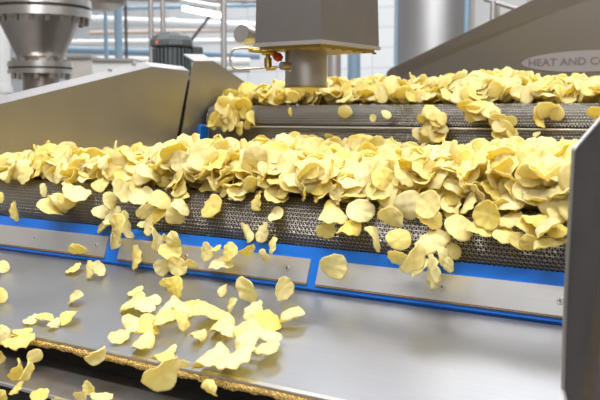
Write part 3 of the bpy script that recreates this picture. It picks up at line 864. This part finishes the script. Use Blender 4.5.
def link_chip(vi, Mx, loc, sc, label, group, tones=None):
    o = bpy.data.objects.new('potato_chip', variants[vi][3]); COL.objects.link(o)
    m4 = Matrix.Identity(4)
    for i in range(3):
        for j in range(3): m4[i][j] = float(Mx[i, j] * sc)
        m4[i][3] = float(loc[i])
    o.matrix_world = m4
    tag(o, label, 'potato chip', group)
    return o

def clear(P):
    """smallest signed distance of points P to machine surfaces (positive = outside)"""
    y, z, x = P[:, 1], P[:, 2], P[:, 0]
    d1 = np.hypot(y - RC[0], z - RC[1]) - (RR + .003)
    d1 = np.where(y > RC[0], np.maximum(d1, z - belt_z(y) - .002), d1)
    df = np.array([P_d[0] - P_a[0], P_d[1] - P_a[1]]); nf = np.array([df[1], -df[0]]); nf /= np.linalg.norm(nf)
    if nf[0] > 0: nf = -nf
    d2 = (y - P_a[0]) * nf[0] + (z - P_a[1]) * nf[1] - .006
    d2 = np.where((z < P_a[1] + .004), d2, 9)
    d3 = (y - T_a[0]) * tn[1] + (z - T_a[1]) * tn[2] - .001
    # only above the tray extent
    d3 = np.where((y > T_b[0] - .003) & (z < P_a[1]), d3, 9)
    d3 = np.where((y <= T_b[0] - .003), 9, d3)
    return min(d1.min(), d2.min(), d3.min())

# --- chips placed one by one: column, row, long and short size (px), turn of the long side, where, label
# where: N on or just in front of the belt nose / f falling in front of the frame / T on the slide tray / L falling past the crusted edge
HAND = [
 (15,211,19,8,85,'N','curled, falling alone at the far left of the mesh nose'),
 (0,197,12,9,60,'N','cut by the left edge of the photo beside the mesh nose'),
 (44,190,13,9,80,'N','pointed, tipping off the belt left of the fanned stack of five'),
 (67,186,13,8,20,'N','small, topmost of the fanned stack on the left mesh nose'),
 (77,193,27,17,8,'N','large and wide, right end of the fanned stack on the left mesh nose'),
 (65,198,26,13,28,'N','second layer of the fanned stack on the left mesh nose'),
 (58,202,26,13,26,'N','third layer of the fanned stack on the left mesh nose'),
 (51,208,27,12,24,'N','lowest layer of the fanned stack on the left mesh nose'),
 (110,201,18,13,70,'N','translucent, top of the hanging bunch left of the tall cluster'),
 (100,212,16,13,10,'N','round, left side of the hanging bunch over the left blue strip'),
 (113,216,24,10,-48,'N','slanting, across the middle of the hanging bunch at left'),
 (126,226,29,12,72,'N','long, right side of the hanging bunch at left'),
 (105,226,21,6,-42,'N','thin edge-on, left of the hanging bunch'),
 (118,228,28,12,86,'N','upright in the middle of the hanging bunch at left'),
 (114,239,20,12,80,'N','lowest of the hanging bunch, over the left cover plate'),
 (142,196,25,19,-30,'N','broad, upper left of the tall cluster left of centre'),
 (122,191,26,18,60,'N','leaning over the belt edge above the hanging bunch at left'),
 (160,200,24,20,15,'N','broad, upper middle of the tall cluster left of centre'),
 (180,198,19,7,-30,'N','narrow, upper right tip of the tall cluster left of centre'),
 (181,207,21,14,35,'N','oval, right end of the tall cluster left of centre'),
 (146,212,19,17,0,'N','round, left middle of the tall cluster left of centre'),
 (175,216,20,17,40,'N','round, lower right of the tall cluster left of centre'),
 (158,217,20,11,-60,'N','slanting, lower middle of the tall cluster left of centre'),
 (143,225,11,8,0,'N','small, lower left of the tall cluster left of centre'),
 (150,226,21,8,-82,'N','narrow upright, below the tall cluster left of centre'),
 (156,239,25,10,80,'f','bright yellow, pointed, dropping below the tall cluster'),
 (166,238,9,6,40,'f','tiny shard beside the bright yellow pointed one'),
 (174,240,17,13,60,'f','top of the falling column over the middle blue strip'),
 (170,252,22,18,0,'f','round, upper part of the falling column over the middle cover plate'),
 (163,267,18,16,0,'f','shadowed round one, left side of the falling column'),
 (177,266,21,20,60,'f','round, middle of the falling column'),
 (190,264,15,7,5,'f','small, sticking out right of the falling column'),
 (166,283,13,11,0,'f','small, lower left of the falling column, above the tray'),
 (175,287,21,17,75,'f','lowest of the falling column, just above the tray'),
 (135,258,23,9,-84,'f','narrow pointed, falling over the left end of the middle plate'),
 (211,206,27,18,-62,'N','large crescent, alone on the mesh right of the tall cluster'),
 (224,191,14,7,-60,'N','narrow, at the upper tip of the large crescent'),
 (236,194,20,14,30,'N','tipping off the belt right of the large crescent'),
 (257,201,20,8,-75,'N','narrow upright, hanging from the belt edge left of centre'),
 (276,196,25,17,10,'N','bright yellow shell, lying on the belt edge left of centre'),
 (276,215,17,11,-45,'N','triangular, falling below the yellow shell'),
 (246,232,22,7,62,'N','thin slanting, falling over the mesh left of the hooked one'),
 (263,232,21,11,-78,'N','hooked, falling over the lower mesh left of centre'),
 (272,246,18,6,-78,'f','thin edge-on, over the blue strip under the hooked one'),
 (206,252,20,14,85,'f','oval, falling over the middle cover plate next to the tray column'),
 (216,248,10,5,-25,'f','tiny, stuck to the right of the oval one over the middle plate'),
 (229,252,21,14,-75,'f','upper half of the folded pair over the middle cover plate'),
 (221,264,24,13,-12,'f','lower half of the folded pair over the middle cover plate'),
 (248,250,16,10,-30,'f','small ragged, over the middle cover plate'),
 (264,256,14,8,60,'f','small triangular, right end of the row over the middle plate'),
 (247,290,27,20,52,'f','golden oval, falling alone above the tray heap'),
 (283,289,25,18,-78,'f','pale oval, falling where the blue strip meets the tray'),
 (334,266,27,25,0,'f','round flat, alone on the left end of the right cover plate'),
 (223,290,14,7,-65,'T','small, upright above the tray left of the golden oval'),
 (331,206,17,11,-20,'N','small, top of the three hanging right of centre'),
 (333,217,27,18,0,'N','wide, middle of the three hanging right of centre'),
 (326,230,20,18,0,'N','round, lowest of the three hanging right of centre'),
 (349,227,28,16,-10,'N','yellow, under the big round one right of centre'),
 (360,211,27,25,0,'N','big round blistered, on the mesh right of centre'),
 (375,238,29,9,66,'N','long thin curl, falling right of the round blistered one'),
 (380,192,29,19,-5,'N','broad bowl, at the belt edge above the round blistered one'),
 (338,194,22,14,-80,'N','drooping from the belt edge above the three hanging'),
 (391,217,25,21,20,'N','shaded, left flank of the big right cluster'),
 (399,239,26,25,0,'N','round greyish, low on the left of the big right cluster'),
 (398,256,23,12,15,'f','ragged, under the round greyish one'),
 (430,218,28,22,30,'N','behind the double bowl of the big right cluster'),
 (408,205,29,26,70,'N','left half of the double bowl in the big right cluster'),
 (429,205,30,25,-70,'N','right half of the double bowl in the big right cluster'),
 (432,241,34,27,-25,'N','large shell, middle of the big right cluster'),
 (420,268,25,15,-45,'f','pointed, lower left of the big right cluster'),
 (414,259,32,20,-60,'f','large leaning, lower left flank of the big right cluster'),
 (443,256,20,12,80,'f','shaded, behind the drop-shaped one'),
 (432,272,33,15,84,'f','long, lowest of the big right cluster, over the cover plate'),
 (449,265,15,12,70,'f','drop-shaped, over the blue strip right of the big cluster'),
 (450,206,20,13,30,'N','yellow, deep in the gap right of the double bowl'),
 (454,251,17,14,60,'N','deep yellow, between big cluster and drop-shaped one'),
 (459,228,30,27,30,'N','broad square-cornered, right of the double bowl'),
 (467,204,24,10,-55,'N','narrow slanting, above the square-cornered one'),
 (480,229,26,15,10,'N','pale, under the tan one on the right mesh'),
 (488,215,31,26,70,'N','tan and smooth, large, on the mesh right of the clusters'),
 (511,201,28,18,-8,'N','broad pale, top of the right-hand drape near the side plate'),
 (508,219,28,15,-5,'N','yellow, second layer of the right-hand drape'),
 (505,235,24,15,20,'N','shaded, lower left of the right-hand drape'),
 (518,241,20,17,50,'N','rounded, bottom of the right-hand drape, second from its left'),
 (529,243,19,16,0,'N','rounded, bottom middle of the right-hand drape'),
 (545,245,24,12,-10,'N','flat, bottom right of the right-hand drape'),
 (537,219,31,12,12,'N','long, arching over the right-hand drape'),
 (527,227,22,14,40,'N','inner, in the hollow of the right-hand drape'),
 (547,228,28,12,-38,'N','slanting, right part of the right-hand drape'),
 (558,214,22,19,30,'N','blistered, against the side plate'),
 (558,230,20,15,0,'N','tucked below the blistered one against the side plate'),
 (559,241,15,11,0,'N','small, lowest one against the side plate'),
 # over and on the slide tray
 (78,250,18,11,15,'f','triangular, over the lower blue strip at left'),
 (73,268,18,5,-32,'T','thin curl, above the tray below the triangular one'),
 (89,270,17,10,-80,'T','left half of the small pair under the left plate'),
 (98,269,17,12,50,'T','right half of the small pair under the left plate'),
 (75,298,18,7,-45,'T','narrow, alone on the upper left of the tray'),
 (2,267,14,13,0,'T','round, at the left edge, upper one of two on the tray'),
 (1,295,15,13,80,'T','round, at the left edge, lower one of two on the tray'),
 (31,319,18,8,-25,'T','left one of the row of four on the left of the tray'),
 (44,318,19,8,-5,'T','second of the row of four on the left of the tray'),
 (53,323,15,8,-15,'T','third of the row of four on the left of the tray'),
 (68,317,21,9,-38,'T','right one of the row of four on the left of the tray'),
 (22,331,18,7,-5,'T','thin, behind the lowest left pair on the tray edge'),
 (3,335,20,16,80,'T','large, lower left corner of the tray'),
 (18,340,30,13,-14,'T','long wavy, at the left end of the crusted edge'),
 (135,291,16,8,-25,'T','small, top left of the tray pile'),
 (133,303,28,9,-38,'T','long slanting, left of the speckled one'),
 (144,306,23,15,15,'T','speckled, upper left of the tray pile'),
 (154,300,14,11,0,'T','small, behind the speckled one'),
 (120,336,22,14,-18,'T','oval, left end of the tray pile'),
 (133,323,22,18,20,'T','broad, left part of the tray pile'),
 (148,320,17,12,-30,'T','small bright, left middle of the tray pile'),
 (146,331,25,10,-8,'T','narrow, across the left part of the tray pile'),
 (142,341,28,13,-26,'T','folded, lower left of the tray pile'),
 (168,308,30,14,-28,'T','long, middle of the tray pile, upper layer'),
 (164,320,27,14,-30,'T','long with brown fold, middle of the tray pile'),
 (181,309,21,12,10,'T','yellow, between the two halves of the tray pile'),
 (181,320,24,14,60,'T','curled, right of the brown-folded one'),
 (198,334,20,8,5,'T','flat, casting a shadow in the gap of the tray pile'),
 (192,303,19,6,8,'T','thin, left tip of the boat-shaped one'),
 (208,311,40,16,5,'T','large boat-shaped, middle of the tray'),
 (232,306,17,5,-72,'T','thin upright sliver, left of the right-hand tray pile'),
 (221,324,30,13,-24,'T','arched, upper left of the right-hand tray pile'),
 (230,331,17,12,0,'T','small, under the arched one'),
 (254,312,25,17,-60,'T','leaning, top of the right-hand tray pile'),
 (245,328,27,16,-30,'T','pale, centre of the right-hand tray pile'),
 (268,322,28,22,20,'T','broad, upper right of the right-hand tray pile'),
 (291,316,27,12,-26,'T','trough-shaped, right end of the tray pile'),
 (260,333,18,12,20,'T','small pale, below the broad one'),
 (270,337,22,11,5,'T','deep yellow folded, right of the big spoon-shaped one'),
 (266,347,28,12,-18,'T','flat, lower right of the right-hand tray pile'),
 (234,357,42,14,-28,'T','long, lower one under the spoon-shaped'),
 (246,343,28,23,-50,'T','big spoon-shaped, front of the right-hand tray pile'),
 (210,357,42,14,-22,'T','long wavy, front left of the right-hand tray pile'),
 (170,350,14,8,-35,'T','upper half of the small pair near the crusted edge'),
 (163,356,25,9,0,'T','lower half of the small pair near the crusted edge'),
 # past the crusted edge
 (96,355,24,13,-35,'L','folded, hanging over the crusted edge left of centre'),
 (163,374,40,25,-32,'L','large pale leaf-shaped, over the crusted edge'),
 (181,365,17,9,-5,'L','small, right tip of the large leaf-shaped one'),
 (210,389,21,12,58,'L','wavy, falling below the crusted edge at right'),
 (35,356,15,14,0,'L','round, top of the falling group lower left'),
 (18,370,26,10,-66,'L','long, left of the falling group lower left'),
 (26,371,24,9,-62,'L','long, middle of the falling group lower left'),
 (16,388,17,6,-48,'L','pointed, bottom of the falling group lower left'),
 (0,362,20,13,80,'L','cut by the left edge below the crusted edge'),
 (40,395,18,14,-20,'L','broad, at the bottom edge, lower left'),
 (88,388,15,11,70,'L','small brownish, near the bottom edge left of centre'),
 (80,397,14,10,40,'L','small, at the bottom edge below the brownish one'),
 (101,396,21,11,5,'L','wide, at the bottom edge right of the brownish one'),
 (1,396,14,10,60,'L','in the very bottom left corner'),
 (57,401,12,6,0,'L','half cut off by the bottom edge'),
]
GRP = {'N': 'chips spilling over the near belt nose', 'f': 'chips falling in front of the blue frame', 'T': 'chips on the slide tray', 'L': 'chips falling past the crusted edge'}
hand_pts = []
cell = {}
def gkey(p): return (int(math.floor(p[0] / .004)), int(math.floor(p[1] / .004)), int(math.floor(p[2] / .004)))
for idx, (px, py, Lp, Sp, ang, where, lab) in enumerate(HAND):
    rr_ = ray(px, py)
    if where == 'N': D = (Y0 + .015) / rr_[1]
    elif where == 'f': D = (Y0 - .05) / rr_[1]
    elif where == 'T':
        A = np.array([0, T_a[0], T_a[1]]); D = np.dot(A - CAM, tn) / np.dot(rr_, tn)
    elif py < 367: D = (T_b[0] - .025 - .02 * rng.random()) / rr_[1]
    else: D = (Ylo - .03 - .02 * rng.random()) / rr_[1]
    ratio = min(1, Sp / Lp)
    tl = math.acos(min(.97, ratio)) * (1 if rng.random() < .5 else -1)
    if where == 'T': tl = abs(tl) * 1.0
    th = math.radians(-ang)           # image y points down
    lx = math.cos(th) * Rv + math.sin(th) * Uv
    view = -rr_ / np.linalg.norm(rr_)
    ly = np.cross(view, lx)
    n = math.cos(tl) * view + math.sin(tl) * ly
    if where == 'T' and n[2] < 0: n = math.cos(-tl) * view + math.sin(-tl) * ly
    if where in 'NT' and n[2] < 0 and ratio < .8: n = math.cos(-tl) * view + math.sin(-tl) * ly
    Bm = basis(n, lx)
    pool = foldv if (ratio < .62 and rng.random() < .6) else flatv
    vi = int(pool[rng.integers(len(pool))])
    V, F, rim, me, R0, _ = variants[vi]
    dep = lambda D_: D_
    sc = (Lp / 2) / FP * D / .0240
    for it in range(60):
        P = CAM + rr_ * D + (V * sc) @ Bm.T
        c_ = clear(P) if where != 'L' else 1
        keys = {gkey(p) for p in P}
        hit = sum(1 for k in keys if k in cell)
        if c_ > 0 and hit < 3: break
        D -= .003
        sc = (Lp / 2) / FP * D / .0240
    for k in keys: cell[k] = idx
    loc = CAM + rr_ * D
    link_chip(vi, Bm, loc, sc, 'potato chip, ' + lab, GRP[where])

# --- the heaps: a height field is filled chip by chip
def heap(xa, xb, ya, yb, base, target, count, rr, dens_steep=.5, seg=14, rings=3, cell_=.005):
    nx, ny = int((xb - xa) / cell_) + 1, int((yb - ya) / cell_) + 1
    gx = xa + np.arange(nx) * cell_; gy = ya + np.arange(ny) * cell_
    Bz = np.array([[base(y) for y in gy]] * nx)
    Hh = Bz.copy(); T = np.array([[target(x, y) for y in gy] for x in gx]) + Bz
    out = []
    for c in range(count):
        # most needed of a few random spots
        best = None
        for _ in range(14):
            i = rr.integers(3, nx - 3); j = rr.integers(3, ny - 3)
            dfc = T[i, j] - Hh[i, j]
            if best is None or dfc > best[0]: best = (dfc, i, j)
        if best[0] < 0: continue
        _, i, j = best
        x0, y0 = gx[i], gy[j]
        tiltx = rr.normal(0, .75); tilty = rr.normal(0.45, .80)   # lean towards the open front
        n = np.array([math.sin(tiltx), -math.sin(tilty), abs(math.cos(tiltx) * math.cos(tilty)) + .10])
        a = rr.uniform(0, 2 * PI)
        Bm = basis(n, np.array([math.cos(a), math.sin(a), .1]))
        vi = int(rr.integers(NV)); sc = rr.uniform(.92, 1.24)
        V = variants[vi][0]; P = (V * sc) @ Bm.T
        ii = np.clip(((P[:, 0] + x0 - xa) / cell_).round().astype(int), 0, nx - 1)
        jj = np.clip(((P[:, 1] + y0 - ya) / cell_).round().astype(int), 0, ny - 1)
        need = Hh[ii, jj] - P[:, 2]
        z0 = max(np.quantile(need, .86), (Bz[ii, jj] - P[:, 2]).max()) + .0006
        P2 = P[:, 2] + z0
        np.maximum.at(Hh, (ii, jj), np.minimum(P2, Hh[ii, jj] + .016))
        out.append((vi, Bm, np.array([x0, y0, z0]), sc))
    return out

def tgt_near(x, y):
    e = min(1, (y - (RC[0] - .02)) / .09 + .5 + .5 * min(1, max(0, (x + 1.35) / .3)))
    wv = .012 * math.sin(x * 9 + 1) + .008 * math.sin(x * 23 + y * 17) + .006 * math.sin(y * 31 + x * 5)
    return max(.006, (.024 + wv + .036 * min(1, max(0, (x + 2.0) / .7)) - .022 * max(0, (y - 1.7))) * e)
def tgt_far(x, y):
    e = min(1, (y - (RC2[0] - .01)) / .09 + .35)
    wv = .012 * math.sin(x * 11 + 2) + .009 * math.sin(x * 27 + 1)
    return max(.006, (.066 + wv) * e)
rh = np.random.default_rng(21)
def base1(y): return belt_z(y) if y > RC[0] else RC[1] + math.sqrt(max(1e-6, (RR + .002) ** 2 - (RC[0] - y) ** 2))
def base2(y): return belt2_z(y) if y > RC2[0] else RC2[1] + math.sqrt(max(1e-6, (RR2 + .002) ** 2 - (RC2[0] - y) ** 2))
h1 = heap(XL + .02, XR - .015, RC[0] - .049, 2.44, base1, tgt_near, 5200, rh)
h2 = heap(XL2 + .02, XR2 - .02, RC2[0] - .036, 2.95, base2, tgt_far, 2600, rh)

def view_key(it):
    p = it[2] - CAM
    return np.dot(p, Fv) / 1.0
nhand = len(HAND)
NI = 300 - nhand
def in_frame(p):
    q = p - CAM; d = np.dot(q, Fv); u = 300 + FP * np.dot(q, Rv) / d; v = 200 - FP * np.dot(q, Uv) / d
    return -5 < u < 566 and -5 < v < 405, u, v, d
# keep the exposed ones at the front of the heap: test how many points lie on top
top = {}
order = []
for k, it in enumerate(h1):
    ok, u, v, d = in_frame(it[2])
    if ok: order.append((d, k, u, v))
# crude z-buffer of discs
zb_ = np.full((400, 600), 99.0); ib = np.full((400, 600), -1)
for (d, k, u, v) in order:
    vi, Bm, loc, sc = h1[k]
    P = (variants[vi][0] * sc) @ Bm.T + loc - CAM
    dd = P @ Fv; uu = (300 + FP * (P @ Rv) / dd).astype(int); vv = (200 - FP * (P @ Uv) / dd).astype(int)
    for a in (0,):
        for du in range(-1, 2):
            for dv in range(-1, 2):
                x_, y_ = np.clip(uu + du, 0, 599), np.clip(vv + dv, 0, 399)
                m_ = dd < zb_[y_, x_]
                zb_[y_[m_], x_[m_]] = dd[m_]; ib[y_[m_], x_[m_]] = k
cnt = np.bincount(ib[ib >= 0], minlength=len(h1))
pick = set(int(k) for k in np.argsort(-cnt)[:NI])
ZN = ['left third', 'middle', 'right third']
for k in pick:
    vi, Bm, loc, sc = h1[k]
    ok, u, v, d = in_frame(loc)
    zz = ZN[0] if u < 190 else ZN[1] if u < 380 else ZN[2]
    link_chip(vi, Bm, loc, sc, 'yellow potato chip showing in the front of the near belt heap, %s' % zz, 'chips in the near heap, %s' % zz)

# the rest as one mass; lower-detail shapes
rv = np.random.default_rng(5)
lowv = [chip_shape(rv, rings=3, seg=14, curl=[.2, .6, .3, .7, .9, .1, .65][i % 7]) for i in range(NV)]
AV = []; AF = []; AR = []; AT = []; nvx = 0
def push(vi, Bm, loc, sc):
    global nvx
    V, F, rim = lowv[vi]
    AV.append((V * sc) @ Bm.T + loc); AF.append(np.array(F) + np.where(np.array(F) >= 0, nvx, 0)); AR.append(rim); AT.append(np.full(len(V), rv.random())); nvx += len(V)
for k, it in enumerate(h1):
    if k not in pick: push(*it)
for it in h2: push(*it)
# chips spilling over the far nose
FAR = [(345,112,15,14,0),(373,118,8,10,70),(386,114,11,8,30),(290,112,9,4,80),(222,108,17,12,60),(228,116,17,9,-70),(219,121,14,9,-60),(232,124,16,8,-75),(243,112,15,9,75),
 (240,128,14,7,-80),(252,118,16,7,70),(213,126,9,6,60),(226,103,18,14,20),(238,104,17,14,0),(430,112,18,14,0),(437,120,17,15,30),(428,126,16,12,-70),(441,128,15,12,20),(434,134,18,12,80),
 (472,110,18,12,10),(480,114,20,13,20),(488,112,15,10,-20),(495,118,17,12,60),(500,126,17,14,0),(504,133,15,12,30),(470,118,12,8,30),(548,110,24,16,-20),(538,113,18,10,-60),(555,113,20,16,30),(541,122,14,8,60),(537,134,9,5,-30),
 (432,113,20,16,30),(426,119,18,14,10),(436,124,19,14,-40),(430,131,18,15,0),(442,119,14,12,60),(424,137,16,12,40),(438,136,18,13,-20),
 (466,106,18,14,0),(476,107,19,14,-15),(486,108,20,15,10),(492,113,20,14,30),(498,120,19,14,-10),(506,128,19,15,50),(510,121,14,12,0),(500,136,18,13,20),(512,134,14,11,70),
 (216,116,16,12,-40),(224,110,19,14,-60),(231,112,18,10,-80),(236,119,17,9,80),(212,122,13,9,-50),(226,124,17,8,-80),(244,105,18,14,20),(248,122,15,7,-70),
 (595,112,16,12,0),(599,120,14,10,30),(418,135,16,10,60),(330,137,12,7,20),(300,139,14,8,0),(361,138,10,7,0)]
for i, (px, py, Lp, Sp, ang) in enumerate(FAR):
    rr_ = ray(px, py); D = (Y1 - .012 - .006 * (i % 4)) / rr_[1]
    tl = math.acos(min(.97, Sp / Lp)) * (1 if rv.random() < .5 else -1); th = math.radians(-ang)
    lx = math.cos(th) * Rv + math.sin(th) * Uv; view = -rr_ / np.linalg.norm(rr_); ly = np.cross(view, lx)
    n = math.cos(tl) * view + math.sin(tl) * ly
    push(int(flatv[rv.integers(len(flatv))]), basis(n, lx), CAM + rr_ * D, (Lp / 2) / FP * D / .0240)
AV = np.concatenate(AV); AF = np.concatenate(AF); AR = np.concatenate(AR); AT = np.concatenate(AT)
ctr = np.array([(XL + XR) / 2, 2.1, z_top])
me = chip_mesh('potato_chip_heap', AV - ctr, AF, AR, AT)
o = bpy.data.objects.new('potato_chip_heap', me); COL.objects.link(o); o.location = ctr
tag(o, 'mass of yellow potato chips filling the back of the near belt and heaped along the far belt', 'potato chips', None, 'stuff')
print('chips', len(h1), len(h2), nhand)

# ================================================================== LIGHT
w = bpy.data.worlds.new('hall_light'); SC.world = w; w.use_nodes = True
nt = w.node_tree; bg = nt.nodes['Background']
tc = nt.nodes.new('ShaderNodeTexCoord'); sp = nt.nodes.new('ShaderNodeSeparateXYZ'); cr = nt.nodes.new('ShaderNodeValToRGB')
nt.links.new(tc.outputs['Generated'], sp.inputs[0]); nt.links.new(sp.outputs['Z'], cr.inputs[0])
e = cr.color_ramp.elements
e[0].position = 0.0; e[0].color = (.15, .13, .11, 1)
e[1].position = 1.0; e[1].color = (.72, .73, .75, 1)
x = e.new(.18); x.color = (.30, .275, .25, 1)
x = e.new(.5); x.color = (.42, .43, .45, 1)
nt.links.new(cr.outputs[0], bg.inputs['Color']); bg.inputs['Strength'].default_value = 1.0

def area(name, loc, rot, sx, sy, power, col=(1, 1, 1)):
    l = bpy.data.lights.new(name, 'AREA'); l.shape = 'RECTANGLE'; l.size = sx; l.size_y = sy; l.energy = power; l.color = col
    o = bpy.data.objects.new(name, l); COL.objects.link(o); o.location = loc; o.rotation_euler = rot
    return o
# hall lamps overhead, and one fill light added behind the camera
def aim(o, t):
    o.rotation_euler = (Vector(t) - o.location).to_track_quat('-Z', 'Y').to_euler()
kl = area('hall_area_light', (0.9, -1.6, 4.0), (0, 0, 0), 2.5, 1.2, 68); aim(kl, (-1.1, 1.5, 1.8))  # added frontal fill, unseen, brightens the chips facing the camera
area('hall_area_light', (-1.2, 0.2, 5.0), (0, 0, 0), 4.0, .5, 185)
area('hall_area_light', (-1.8, 3.6, 5.6), (0, 0, 0), 4.0, .5, 60)
area('hall_area_light', (-6.0, 8.0, 5.9), (0, 0, 0), 10.0, 3, 420)
area('hall_area_light', (1.0, 2.0, 4.2), (0, math.radians(30), 0), .6, 3, 60)

SC.view_settings.view_transform = 'Standard'
SC.view_settings.look = 'None'
SC.view_settings.gamma = 1
SC.view_settings.use_curve_mapping = False
SC.view_settings.exposure = 0.12
